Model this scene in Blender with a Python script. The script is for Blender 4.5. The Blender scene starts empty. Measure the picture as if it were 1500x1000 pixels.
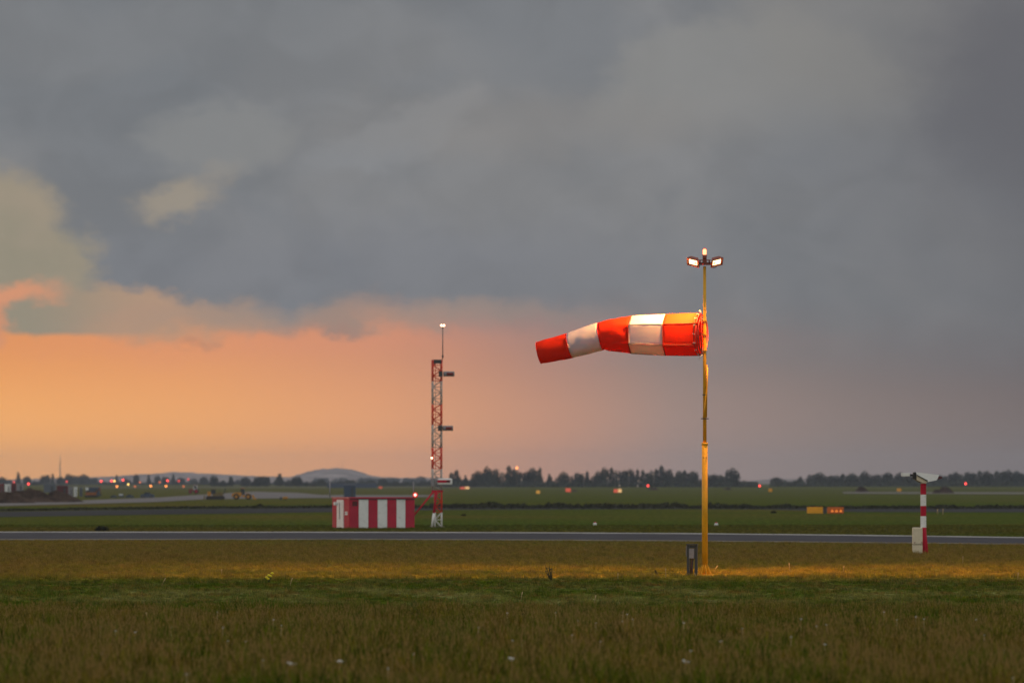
import bpy, bmesh, math, random
import numpy as np
from mathutils import Vector, Matrix, noise as mnoise
rad = math.radians
S = bpy.context.scene
COL = S.collection
random.seed(7); RNG = np.random.default_rng(11)

# ------------------------------------------------------------------ camera
HOR = 704.0; F = 8333.0; H = 2.03; K = H*F
cd = bpy.data.cameras.new('camera'); cam = bpy.data.objects.new('camera', cd); COL.objects.link(cam)
cam.location = (0, 0, H); cam.rotation_euler = (rad(90)+math.atan((HOR-500)/F), 0, 0)
cd.sensor_width = 36; cd.lens = 200; cd.clip_start = 0.5; cd.clip_end = 30000
cd.dof.use_dof = True; cd.dof.focus_distance = 122; cd.dof.aperture_fstop = 3.2
S.camera = cam
S.view_settings.view_transform = 'Standard'; S.view_settings.look = 'None'
S.view_settings.exposure = 0; S.view_settings.gamma = 1
try: S.view_settings.use_curve_mapping = False
except Exception: pass

# ------------------------------------------------------------------ world / sky
SUN_EL, SUN_AZ = 5.0, -38.0       # degrees; azimuth measured from +Y towards +X
W = bpy.data.worlds.new('World'); S.world = W; W.use_nodes = True
nt = W.node_tree; nt.nodes.clear()
class G:
    """small helper to write shader maths"""
    def __init__(s, nt): s.nt = nt
    def new(s, t, **k):
        n = s.nt.nodes.new(t)
        for a, b in k.items(): setattr(n, a, b)
        return n
    def put(s, sock, v):
        if v is None: return
        if isinstance(v, bpy.types.NodeSocket): s.nt.links.new(v, sock)
        else: sock.default_value = v
    def m(s, op, a, b=None, c=None, clamp=False):
        n = s.new('ShaderNodeMath', operation=op, use_clamp=clamp)
        s.put(n.inputs[0], a); s.put(n.inputs[1], b); s.put(n.inputs[2], c); return n.outputs[0]
    def ss(s, v, a, b, lo=0.0, hi=1.0, kind='SMOOTHSTEP'):
        n = s.new('ShaderNodeMapRange', interpolation_type=kind)
        s.put(n.inputs[0], v); s.put(n.inputs[1], a); s.put(n.inputs[2], b); s.put(n.inputs[3], lo); s.put(n.inputs[4], hi)
        return n.outputs[0]
    def xyz(s, x, y, z):
        n = s.new('ShaderNodeCombineXYZ'); s.put(n.inputs[0], x); s.put(n.inputs[1], y); s.put(n.inputs[2], z); return n.outputs[0]
    def sep(s, v):
        n = s.new('ShaderNodeSeparateXYZ'); s.put(n.inputs[0], v); return n.outputs
    def noise(s, v, scale, detail=4, rough=0.5, dist=0.0):
        n = s.new('ShaderNodeTexNoise'); s.put(n.inputs['Vector'], v); n.inputs['Scale'].default_value = scale
        n.inputs['Detail'].default_value = detail; n.inputs['Roughness'].default_value = rough; n.inputs['Distortion'].default_value = dist
        return n.outputs[0]
    def mix(s, f, a, b, blend='MIX'):
        n = s.new('ShaderNodeMix', data_type='RGBA', blend_type=blend)
        s.put(n.inputs[0], f)
        for i, v in ((6, a), (7, b)):
            if isinstance(v, (tuple, list)) and len(v) == 3: v = (*v, 1)
            s.put(n.inputs[i], v)
        return n.outputs[2]
    def ramp(s, v, stops, interp='LINEAR'):
        n = s.new('ShaderNodeValToRGB'); cr = n.color_ramp; cr.interpolation = interp
        while len(cr.elements) < len(stops): cr.elements.new(0.5)
        for e, (p, c) in zip(cr.elements, stops): e.position = p; e.color = (*c, 1)
        s.put(n.inputs[0], v); return n.outputs[0]
def lin(*c):
    return tuple(((v/255+0.055)/1.055)**2.4 if v/255 > 0.04045 else v/255/12.92 for v in c)

g = G(nt)
tc = g.new('ShaderNodeTexCoord'); D = tc.outputs['Generated']
dx, dy, dz = g.sep(D)
# angular coordinates, one unit = 0.6876 degree: A = azimuth to the right of +Y, E = elevation
A = g.m('MULTIPLY', g.m('ARCTAN2', dx, dy), 180/math.pi/0.6876)
E = g.m('MULTIPLY', g.m('ARCSINE', dz), 180/math.pi/0.6876)
P = g.xyz(A, g.m('MULTIPLY', E, 1.5), 0.0)
n1 = g.m('SUBTRACT', g.noise(P, 0.9, 5, 0.55), 0.5)
n2 = g.m('SUBTRACT', g.noise(g.xyz(g.m('ADD', A, 31.7), g.m('MULTIPLY', E, 1.3), 5.0), 1.1, 5, 0.55), 0.5)
n3 = g.m('SUBTRACT', g.noise(g.xyz(A, E, 9.0), 0.28, 3, 0.5), 0.5)
n4 = g.m('SUBTRACT', g.noise(P, 5.0, 6, 0.62), 0.5); n5 = g.m('SUBTRACT', g.noise(g.xyz(A, g.m('MULTIPLY', E, 1.6), 14.0), 4.2, 6, 0.62), 0.5)
Aw = g.m('ADD', g.m('MULTIPLY_ADD', n1, 1.3, A), g.m('MULTIPLY', n4, 0.32)); Ew = g.m('ADD', g.m('MULTIPLY_ADD', n2, 0.8, E), g.m('MULTIPLY', n5, 0.26))
def blob(cx, cy, rx, ry, soft, rot=0, a=None, e=None):
    a = Aw if a is None else a; e = Ew if e is None else e
    X = g.m('SUBTRACT', a, cx); Y = g.m('SUBTRACT', e, cy)
    if rot:
        c, s_ = math.cos(rad(rot)), math.sin(rad(rot))
        X, Y = g.m('ADD', g.m('MULTIPLY', X, c), g.m('MULTIPLY', Y, s_)), g.m('SUBTRACT', g.m('MULTIPLY', Y, c), g.m('MULTIPLY', X, s_))
    X = g.m('DIVIDE', X, rx); Y = g.m('DIVIDE', Y, ry)
    d = g.m('SQRT', g.m('ADD', g.m('MULTIPLY', X, X), g.m('MULTIPLY', Y, Y)))
    return g.ss(d, 1+soft, 1-soft)
def pa(x): return (x-750)/100.0
def pe(y): return (HOR-y)/100.0
# low band of clear, dusty sunset air
u = g.ss(A, -60.0, 60.0, kind='LINEAR')
def U(x): return (pa(x)+60)/120
low = g.ramp(u, [(0.0, (1.2, 0.62, 0.26)), (0.25, (1.1, 0.52, 0.18)), (U(0), (1.02, 0.46, 0.135)), (U(300), (0.96, 0.43, 0.145)), (U(550), (0.86, 0.385, 0.17)),
                 (U(800), (0.60, 0.30, 0.19)), (U(1000), lin(163, 138, 128)), (U(1250), lin(139, 123, 117)), (U(1500), lin(122, 110, 107)), (0.72, lin(112, 106, 110)), (1.0, lin(118, 118, 128))])
high = g.ramp(u, [(0.0, lin(235, 165, 120)), (0.3, lin(230, 150, 105)), (U(0), lin(232, 152, 92)), (U(300), lin(228, 152, 104)), (U(550), lin(212, 145, 112)),
                  (U(800), lin(172, 132, 120)), (U(1000), lin(140, 126, 122)), (U(1250), lin(120, 112, 112)), (U(1500), lin(108, 102, 104)), (0.72, lin(105, 102, 108)), (1.0, lin(115, 116, 126))])
clear = g.mix(g.ss(E, 0.7, 2.2), low, high)
# storm deck: soft grey-blue cloud with low contrast billows
dn = g.noise(g.xyz(g.m('MULTIPLY', A, 1.0), g.m('MULTIPLY', E, 1.2), 2.0), 0.34, 6, 0.46, 0.6)
deck = g.mix(g.ss(dn, 0.36, 0.64), lin(122, 125, 129), lin(132, 133, 135))
deck = g.mix(g.m('MULTIPLY', blob(-5.5, 6.6, 4.0, 1.7, 0.7), 0.5), deck, lin(114, 119, 124))
deck = g.mix(g.m('MULTIPLY', blob(-2.2, 2.9, 4.5, 0.9, 0.6), 0.6), deck, lin(122, 125, 132))
deck = g.mix(g.m('MULTIPLY', blob(1.7, 2.9, 2.2, 0.8, 0.7), 0.4), deck, lin(120, 122, 127))
bn = g.noise(g.xyz(g.m('MULTIPLY', A, 0.8), g.m('MULTIPLY', E, 1.1), 20.0), 0.95, 7, 0.5, 0.9)
deck = g.mix(1.0, deck, g.mix(g.ss(bn, 0.32, 0.68), (0.935, 0.93, 0.925), (1.02, 1.015, 1.01)), 'MULTIPLY')
# pale billow towards upper right, with a crisper upper-left rim
rim = g.m('MULTIPLY', blob(3.6, 5.3, 2.5, 1.5, 0.13), g.ss(E, 4.6, 5.9))
deck = g.mix(g.m('MULTIPLY', rim, 0.60), deck, lin(142, 141, 138))
rim2 = g.m('MULTIPLY', blob(5.6, 6.9, 2.2, 1.5, 0.3), 0.38)
deck = g.mix(rim2, deck, lin(138, 136, 131))
rim3 = g.m('MULTIPLY', blob(-4.3, 5.0, 1.1, 0.55, 0.30), 0.5)
deck = g.mix(rim3, deck, lin(142, 142, 140))
rim4 = g.m('MULTIPLY', blob(-1.7, 5.05, 1.3, 0.34, 0.35, 24), 0.5)
deck = g.mix(rim4, deck, lin(140, 142, 145))
rim5 = g.m('MULTIPLY', blob(0.2, 5.25, 2.4, 0.45, 0.7), 0.35)
deck = g.mix(rim5, deck, lin(143, 138, 133))
deck = g.mix(g.m('MULTIPLY', blob(7.6, 5.7, 1.5, 1.6, 0.6), 0.85), deck, lin(97, 98, 104))
deck = g.mix(g.ss(A, 2.0, 9.0, 0, 0.65), deck, lin(104, 104, 108))
# lower rim of the deck; its edge is crisp on the left and melts away on the right
edge = g.new('ShaderNodeFloatCurve')
cv = edge.mapping.curves[0]
pts = [(-60, 2.6), (-9, 2.3), (-6.9, 2.35), (-6.3, 2.6), (-5.0, 2.45), (-4.2, 2.2), (-3.2, 2.22), (-2.2, 2.45), (-1.0, 2.3), (0.0, 2.2), (1.5, 2.15), (3.5, 2.1), (7.5, 1.9), (60, 2.0)]
cv.points[0].location = (0, pts[0][1]/4); cv.points[1].location = (1, pts[-1][1]/4)
for p in pts[1:-1]: cv.points.new((p[0]+60)/120, p[1]/4)
edge.mapping.update(); g.put(edge.inputs['Value'], u)
ed = g.m('MULTIPLY', edge.outputs[0], 4.0)
wd = g.ss(A, -5.0, 3.5, 0.17, 0.80)
h_ = g.m('SUBTRACT', g.m('MULTIPLY_ADD', g.m('ADD', n2, g.m('MULTIPLY', n3, 0.6)), 0.42, g.m('MULTIPLY_ADD', n5, 0.16, E)), ed)
dm = g.ss(h_, g.m('MULTIPLY', wd, -1.0), wd)
sky = g.mix(dm, clear, deck)
# pinkish veil just under the rim, left half
sky = g.mix(g.m('MULTIPLY', g.m('MULTIPLY', blob(-2.0, 2.1, 4.5, 0.28, 0.8), g.m('SUBTRACT', 1.0, dm)), 0.25), sky, lin(222, 146, 118))
# tan clouds that still catch the light on the left
tan = g.mix(g.ss(n1, -0.22, 0.22), lin(158, 146, 128), lin(148, 141, 123))
lt = g.m('MAXIMUM', blob(-8.0, 3.6, 1.4, 1.0, 0.24), blob(-6.95, 3.1, 0.85, 0.72, 0.28))
lt = g.m('MAXIMUM', lt, g.m('MULTIPLY', blob(-13.0, 3.9, 5.0, 1.6, 0.3), 0.9))
sky = g.mix(lt, sky, tan)
flat = g.m('MULTIPLY', blob(-6.1, 2.45, 1.6, 0.40, 0.26), g.ss(g.m('MULTIPLY_ADD', n2, 0.10, E), 2.10, 2.20))
sky = g.mix(flat, sky, g.mix(g.ss(A, -7.3, -5.0), lin(150, 142, 124), lin(180, 148, 124)))
flat2 = g.m('MULTIPLY', blob(-4.9, 2.32, 1.3, 0.26, 0.4), 0.7)
sky = g.mix(flat2, sky, lin(184, 148, 122))
gap = g.m('MULTIPLY', blob(-7.5, 2.66, 0.80, 0.17, 0.6, 12), 0.8)
sky = g.mix(gap, sky, lin(228, 152, 112))
gap2 = g.m('MULTIPLY', blob(-7.65, 2.3, 0.33, 0.28, 0.4), 0.8)
sky = g.mix(gap2, sky, lin(214, 148, 112))
patch = g.m('MULTIPLY', g.m('MAXIMUM', blob(-5.0, 4.12, 0.50, 0.24, 0.65, 12), g.m('MULTIPLY', blob(-4.5, 4.35, 0.50, 0.13, 0.8, 22), 0.4)), 0.7)
sky = g.mix(patch, sky, lin(164, 152, 134))
sky = g.mix(g.m('MULTIPLY', blob(-2.55, 2.30, 0.42, 0.20, 0.5), 0.8), sky, lin(150, 128, 120))
sky = g.mix(g.m('MULTIPLY', blob(-4.6, 2.02, 0.18, 0.06, 0.7), 0.4), sky, lin(170, 130, 110))
sky = g.mix(g.m('MULTIPLY', blob(-2.4, 2.42, 3.0, 0.20, 0.7), 0.55), sky, lin(164, 142, 128))
# the deck thins out overhead and behind the camera into a high pale evening sky
back = g.ss(g.m('MULTIPLY_ADD', dz, 0.9, g.m('MULTIPLY', dy, -1.0)), -0.62, 0.45)
SKYN = g.new('ShaderNodeTexSky', sky_type='NISHITA'); SKYN.sun_disc = False
SKYN.sun_elevation = rad(SUN_EL); SKYN.sun_rotation = rad(SUN_AZ); SKYN.altitude = 200; SKYN.dust_density = 2.0
pn = g.noise(D, 2.2, 5, 0.5)
pale = g.mix(g.ss(pn, 0.35, 0.7), (0.74, 0.73, 0.73), (0.98, 0.92, 0.85))
above = g.mix(back, sky, pale)
ground = g.ss(E, -0.4, 0.0)
col = g.mix(ground, (0.05, 0.05, 0.03), above)
b1 = g.new('ShaderNodeBackground'); g.put(b1.inputs[0], col); b1.inputs[1].default_value = 1.0
b2 = g.new('ShaderNodeBackground'); g.put(b2.inputs[0], SKYN.outputs[0]); b2.inputs[1].default_value = 0.05
ms = g.new('ShaderNodeMixShader'); g.put(ms.inputs[0], g.m('MULTIPLY', back, 0.3)); nt.links.new(b1.outputs[0], ms.inputs[1]); nt.links.new(b2.outputs[0], ms.inputs[2])
out = g.new('ShaderNodeOutputWorld'); nt.links.new(ms.outputs[0], out.inputs[0])
try: W.cycles.sampling_method = 'MANUAL'; W.cycles.sample_map_resolution = 1024
except Exception: pass

# low sun hidden in the murk to the left: only a broad warm sheen
sd = bpy.data.lights.new('sun', 'SUN'); sd.energy = 0.28; sd.angle = rad(18); sd.color = (1.0, 0.58, 0.40)
so = bpy.data.objects.new('sun', sd); COL.objects.link(so)
sv = Vector((math.sin(rad(SUN_AZ))*math.cos(rad(SUN_EL)), math.cos(rad(SUN_AZ))*math.cos(rad(SUN_EL)), math.sin(rad(SUN_EL))))
so.rotation_euler = (-sv).to_track_quat('-Z', 'Y').to_euler(); so.location = (-40, 60, 60)

# ------------------------------------------------------------------ materials
def mat(name, color, rough=0.6, metal=0.0, var=0.12, scale=6.0, emis=None, estr=0.0, transl=0.0, bump=0.0, dirt=0.0, spec=0.4):
    m = bpy.data.materials.new(name); m.use_nodes = True; t = m.node_tree; t.nodes.clear(); q = G(t)
    o = q.new('ShaderNodeOutputMaterial'); b = q.new('ShaderNodeBsdfPrincipled')
    c = tuple(color)
    geo = q.new('ShaderNodeNewGeometry'); pos = geo.outputs['Position']
    if var > 0:
        nz = q.noise(pos, scale, 4, 0.6)
        cc = q.mix(q.ss(nz, 0.3, 0.7), tuple(v*(1-var) for v in c), tuple(min(1, v*(1+var)) for v in c))
        if dirt > 0:
            nd = q.noise(q.new('ShaderNodeMapping').outputs[0], 1.0) if False else q.noise(pos, scale*2.7, 6, 0.7)
            cc = q.mix(q.m('MULTIPLY', q.ss(nd, 0.52, 0.72), dirt), cc, (0.09, 0.075, 0.055))
        q.put(b.inputs['Base Color'], cc)
        q.put(b.inputs['Roughness'], q.ss(nz, 0.2, 0.8, max(0, rough-0.1), min(1, rough+0.1)))
    else:
        b.inputs['Base Color'].default_value = (*c, 1); b.inputs['Roughness'].default_value = rough
    b.inputs['Metallic'].default_value = metal; b.inputs['Specular IOR Level'].default_value = spec
    if emis: b.inputs['Emission Color'].default_value = (*emis, 1); b.inputs['Emission Strength'].default_value = estr
    if bump:
        bn = q.new('ShaderNodeBump'); bn.inputs['Strength'].default_value = bump; bn.inputs['Distance'].default_value = 0.02
        q.put(bn.inputs['Height'], q.noise(pos, scale*3, 5, 0.6)); t.links.new(bn.outputs[0], b.inputs['Normal'])
    sh = b.outputs[0]
    if transl:
        tr = q.new('ShaderNodeBsdfTranslucent'); tr.inputs[0].default_value = (*c, 1)
        mx = q.new('ShaderNodeMixShader'); mx.inputs[0].default_value = transl
        t.links.new(sh, mx.inputs[1]); t.links.new(tr.outputs[0], mx.inputs[2]); sh = mx.outputs[0]
    t.links.new(sh, o.inputs[0]); return m
M = {}
M['yellow'] = mat('yellow_paint', (0.66, 0.34, 0.008), 0.5, dirt=0.25, scale=5)
M['galv'] = mat('dull_galvanised_steel', (0.20, 0.19, 0.18), 0.5, 0.3, dirt=0.2)
M['darksteel'] = mat('dark_steel', (0.055, 0.06, 0.062), 0.5, 0.2, dirt=0.2)
M['housing'] = mat('reddish_brown_housing', (0.22, 0.05, 0.03), 0.45)
M['flood'] = mat('lit_flood_lens', (0.9, 0.8, 0.6), 0.3, var=0, emis=(1.0, 0.66, 0.30), estr=4.5)
M['beacon'] = mat('lit_beacon_glass', (0.9, 0.4, 0.2), 0.3, var=0, emis=(1.0, 0.50, 0.22), estr=5)
M['redfab'] = mat('red_fabric', (0.78, 0.042, 0.010), 0.8, var=0.08, scale=9, transl=0.55, bump=0.12, spec=0.15)
M['whitefab'] = mat('white_fabric', (0.72, 0.70, 0.78), 0.8, var=0.04, scale=9, transl=0.55, bump=0.12, spec=0.15)
M['seam'] = mat('dark_seam', (0.10, 0.02, 0.015), 0.8)
M['hoop'] = mat('red_hoop_steel', (0.50, 0.05, 0.04), 0.45, 0.2)
M['clip'] = mat('white_clip', (0.78, 0.74, 0.68), 0.5, var=0.05)
M['red'] = mat('red_paint', (0.46, 0.010, 0.034), 0.6, dirt=0.25, scale=3, spec=0.15)
M['towerwhite'] = mat('backlit_white_paint', (0.42, 0.40, 0.38), 0.6, dirt=0.3, scale=3, spec=0.15)  # white paint with the dimness of backlighting put into its base colour
M['towerred'] = mat('weathered_red_paint', (0.68, 0.04, 0.02), 0.6, dirt=0.1, scale=3, spec=0.15)
M['crimson'] = mat('crimson_panel', (0.43, 0.010, 0.040), 0.45, dirt=0.3, scale=1.6)
M['white'] = mat('white_paint', (0.74, 0.76, 0.76), 0.5, var=0.05, dirt=0.25, scale=2)
M['cream'] = mat('cream_plastic', (0.62, 0.56, 0.42), 0.5, var=0.06, dirt=0.15, scale=7)
M['greypanel'] = mat('grey_panel', (0.24, 0.24, 0.26), 0.5, dirt=0.2)
M['black'] = mat('black_rubber', (0.02, 0.02, 0.02), 0.6)
M['maroon'] = mat('maroon_plastic', (0.09, 0.012, 0.014), 0.5)
M['hood'] = mat('pale_grey_hood', (0.78, 0.82, 0.84), 0.4, var=0.05)
M['concrete'] = mat('concrete', (0.30, 0.28, 0.25), 0.9, bump=0.3)
M['signyel'] = mat('yellow_sign_face', (0.80, 0.36, 0.01), 0.5, var=0.05)
M['signorg'] = mat('orange_sign_face', (0.60, 0.14, 0.012), 0.5, var=0.05)
M['orangelamp'] = mat('orange_lamp', (0.8, 0.3, 0.05), 0.4, var=0, emis=(1.0, 0.22, 0.03), estr=0.7)
M['tyre'] = mat('tyre', (0.03, 0.028, 0.026), 0.8)
M['glass'] = mat('dark_glass', (0.03, 0.04, 0.045), 0.1, spec=0.6)
M['plantyel'] = mat('machine_yellow', (0.48, 0.22, 0.02), 0.5, dirt=0.4, scale=3)
M['olive'] = mat('dull_machine_paint', (0.16, 0.12, 0.04), 0.6, dirt=0.5, scale=3)
M['bluebox'] = mat('slate_blue_panel', (0.05, 0.075, 0.12), 0.6)
M['bluegrey'] = mat('blue_grey_panel', (0.10, 0.12, 0.15), 0.6)
M['earth'] = mat('bare_earth', (0.062, 0.044, 0.034), 1.0, var=0.5, scale=0.9, bump=1.0, spec=0.05)
M['asphalt'] = mat('asphalt', (0.060, 0.060, 0.070), 0.9, var=0.22, scale=0.35, spec=0.08)
M['dark_asphalt'] = mat('dark_asphalt', (0.042, 0.044, 0.046), 0.95, var=0.25, scale=0.08, spec=0.05)
M['paleasphalt'] = mat('pale_concrete_runway', (0.14, 0.13, 0.13), 0.8, var=0.15, scale=0.05)
M['marking'] = mat('worn_white_marking', (0.34, 0.34, 0.33), 0.9, var=0.25, scale=0.5, dirt=0.35, spec=0.05)
M['edgeline'] = mat('worn_beige_edge', (0.20, 0.18, 0.14), 0.9, var=0.45, scale=0.7, dirt=0.8, spec=0.05)
M['wood'] = mat('bark', (0.045, 0.035, 0.028), 0.9)
M['hill'] = mat('hazed_hill_scrub', (0.27, 0.23, 0.22), 0.95, var=0.45, scale=0.03, spec=0.05)  # scrub paled in its base colour to carry distance haze
M['stalk'] = mat('dry_straw', (0.42, 0.30, 0.15), 0.8)
M['petal'] = mat('white_petals', (0.62, 0.62, 0.58), 0.7, var=0.05)
M['petaly'] = mat('yellow_petals', (0.75, 0.62, 0.02), 0.7, var=0.05)
M['weed'] = mat('dark_weed_leaf', (0.035, 0.045, 0.018), 0.8)
M['brick'] = mat('dull_red_panel', (0.20, 0.03, 0.025), 0.7)
def lamp_mat(name, c, s): M[name] = mat(name, (0.3, 0.1, 0.05), 0.4, var=0, emis=c, estr=s)
lamp_mat('red_lamp', (1.0, 0.06, 0.05), 5.0); lamp_mat('dim_red_lamp', (1.0, 0.05, 0.05), 1.5)
lamp_mat('orange_far_lamp', (1.0, 0.30, 0.06), 4.0); lamp_mat('dim_orange_lamp', (1.0, 0.20, 0.05), 1.0)
lamp_mat('yellow_lamp', (1.0, 0.62, 0.15), 3.5); lamp_mat('warm_lamp', (1.0, 0.50, 0.30), 7.0)
lamp_mat('bright_red_lamp', (1.0, 0.45, 0.38), 9.0)
lamp_mat('pale_lamp', (1.0, 0.8, 0.6), 0.45)

def glow_glass(name, c, e, a):
    m = bpy.data.materials.new(name); m.use_nodes = True; t = m.node_tree; t.nodes.clear(); q = G(t)
    o = q.new('ShaderNodeOutputMaterial'); em = q.new('ShaderNodeEmission'); em.inputs[0].default_value = (*c, 1); em.inputs[1].default_value = e
    tr = q.new('ShaderNodeBsdfTransparent'); tr.inputs[0].default_value = (1, .8, .75, 1); mx = q.new('ShaderNodeMixShader'); mx.inputs[0].default_value = a
    t.links.new(tr.outputs[0], mx.inputs[1]); t.links.new(em.outputs[0], mx.inputs[2]); t.links.new(mx.outputs[0], o.inputs[0]); M[name] = m
glow_glass('red_halo_glass', (1.0, 0.03, 0.03), 1.2, 0.40)  # self-glowing shell that imitates a lens halo round the red lamps
def foliage(name, c1, c2, scale):
    m = bpy.data.materials.new(name); m.use_nodes = True; t = m.node_tree; t.nodes.clear(); q = G(t)
    o = q.new('ShaderNodeOutputMaterial'); b = q.new('ShaderNodeBsdfPrincipled'); geo = q.new('ShaderNodeNewGeometry'); oi = q.new('ShaderNodeObjectInfo')
    nz = q.noise(geo.outputs['Position'], scale, 3, 0.6)
    f = q.m('ADD', q.m('MULTIPLY', nz, 0.8), q.m('MULTIPLY', oi.outputs['Random'], 0.35))
    q.put(b.inputs['Base Color'], q.mix(q.ss(f, 0.3, 0.9), c1, c2)); b.inputs['Roughness'].default_value = 0.8; b.inputs['Specular IOR Level'].default_value = 0.15
    t.links.new(b.outputs[0], o.inputs[0]); M[name] = m
foliage('tree_leaf', (0.018, 0.028, 0.016), (0.05, 0.062, 0.032), 0.5)
foliage('weed_cover', (0.018, 0.022, 0.012), (0.05, 0.05, 0.026), 0.15)

def grass_material(name, blades):
    """colour follows mowing bands and patches, plus floodlit brightness painted into the straw band, read from world position"""
    m = bpy.data.materials.new(name); m.use_nodes = True; t = m.node_tree; t.nodes.clear(); q = G(t)
    o = q.new('ShaderNodeOutputMaterial'); b = q.new('ShaderNodeBsdfPrincipled'); geo = q.new('ShaderNodeNewGeometry')
    pos = geo.outputs['Position']; x, y, z = q.sep(pos)
    wob = q.m('SUBTRACT', q.noise(q.xyz(q.m('MULTIPLY', x, 0.12), q.m('MULTIPLY', y, 0.05), 0.0), 1.0, 4, 0.6), 0.5)
    yy = q.m('MULTIPLY_ADD', wob, 11.0, y)
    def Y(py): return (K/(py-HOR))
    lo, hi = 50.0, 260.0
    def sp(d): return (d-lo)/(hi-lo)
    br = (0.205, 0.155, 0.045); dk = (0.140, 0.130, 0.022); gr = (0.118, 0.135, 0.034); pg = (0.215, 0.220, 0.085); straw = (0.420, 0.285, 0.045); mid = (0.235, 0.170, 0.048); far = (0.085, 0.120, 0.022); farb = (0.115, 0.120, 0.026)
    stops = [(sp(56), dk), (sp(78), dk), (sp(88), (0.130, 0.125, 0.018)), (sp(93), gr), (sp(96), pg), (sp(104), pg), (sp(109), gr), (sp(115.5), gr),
             (sp(121), straw), (sp(130), straw), (sp(146), mid), (sp(168), br), (sp(190), (0.15, 0.14, 0.040)), (sp(214), far), (sp(236), farb), (sp(258), far)]  # dry straw band, its colour raised further to brighten the floodlit strip
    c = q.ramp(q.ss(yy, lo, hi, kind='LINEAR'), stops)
    c = q.mix(q.m('MULTIPLY', q.ss(q.m('MULTIPLY_ADD', wob, 12.0, x), -5.0, -13.0), q.ss(y, 114, 119)), c, (0.200, 0.150, 0.040))  # painted falloff: straw band dims leftwards as the floodlight pool does
    # beyond the taxiway: green, with browner swaths
    fn = q.noise(q.xyz(q.m('MULTIPLY', x, 0.02), q.m('MULTIPLY', y, 0.02), 3.0), 1.0, 5, 0.6)
    farc = q.mix(q.ss(fn, 0.42, 0.66), (0.076, 0.108, 0.020), (0.125, 0.108, 0.030))
    farc = q.mix(q.ss(y, 420.0, 900.0), farc, (0.105, 0.115, 0.036))
    c = q.mix(q.ss(y, 196.0, 222.0, 0, 0.85), c, farc)
    p1 = q.noise(q.xyz(q.m('MULTIPLY', x, 0.55), q.m('MULTIPLY', y, 0.16), 1.0), 1.0, 5, 0.65)
    c = q.mix(q.m('MULTIPLY', q.ss(p1, 0.40, 0.62), q.ss(y, 160, 115, 0.55, 0.9)), c, q.mix(q.ss(y, 196.0, 222.0), q.mix(q.ss(y, 112, 119), (0.075, 0.125, 0.006), (0.19, 0.180, 0.018)), farc))
    p2 = q.noise(q.xyz(q.m('MULTIPLY', x, 1.6), q.m('MULTIPLY', y, 0.5), 4.0), 1.0, 4, 0.65)
    c = q.mix(q.m('MULTIPLY', q.ss(p2, 0.50, 0.64), q.ss(y, 170, 215, 0.60, 0.15)), c, (0.240, 0.120, 0.035))
    p3 = q.noise(q.xyz(q.m('MULTIPLY', x, 3.5), q.m('MULTIPLY', y, 1.3), 8.0), 1.0, 3, 0.6)
    c = q.mix(1.0, c, q.mix(q.ss(p3, 0.36, 0.64), (0.55, 0.60, 0.50), (1.35, 1.30, 1.15)), 'MULTIPLY')
    if blades:
        at = q.new('ShaderNodeVertexColor'); at.layer_name = 'tone'
        sp_ = q.new('ShaderNodeSeparateColor'); t.links.new(at.outputs[0], sp_.inputs[0])
        c = q.mix(1.0, c, q.mix(sp_.outputs[0], (0.25, 0.30, 0.20), (1.55, 1.50, 1.0)), 'MULTIPLY')
        c = q.mix(q.m('MULTIPLY', sp_.outputs[1], q.ss(y, 195, 225, 0.8, 0.25)), c, (0.36, 0.24, 0.085))
    else:
        nn = q.noise(pos, 1.3, 6, 0.7)
        c = q.mix(1.0, c, q.mix(q.ss(nn, 0.3, 0.7), (0.6, 0.6, 0.6), (1.1, 1.1, 1.1)), 'MULTIPLY')
    q.put(b.inputs['Base Color'], c); b.inputs['Roughness'].default_value = 1.0; b.inputs['Specular IOR Level'].default_value = 0.0
    sh = b.outputs[0]
    if blades:
        tr = q.new('ShaderNodeBsdfTranslucent'); q.put(tr.inputs[0], c)
        mx = q.new('ShaderNodeMixShader'); mx.inputs[0].default_value = 0.25
        t.links.new(sh, mx.inputs[1]); t.links.new(tr.outputs[0], mx.inputs[2]); sh = mx.outputs[0]
    t.links.new(sh, o.inputs[0]); M[name] = m
grass_material('turf', False); grass_material('grass_blades', True)

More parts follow.
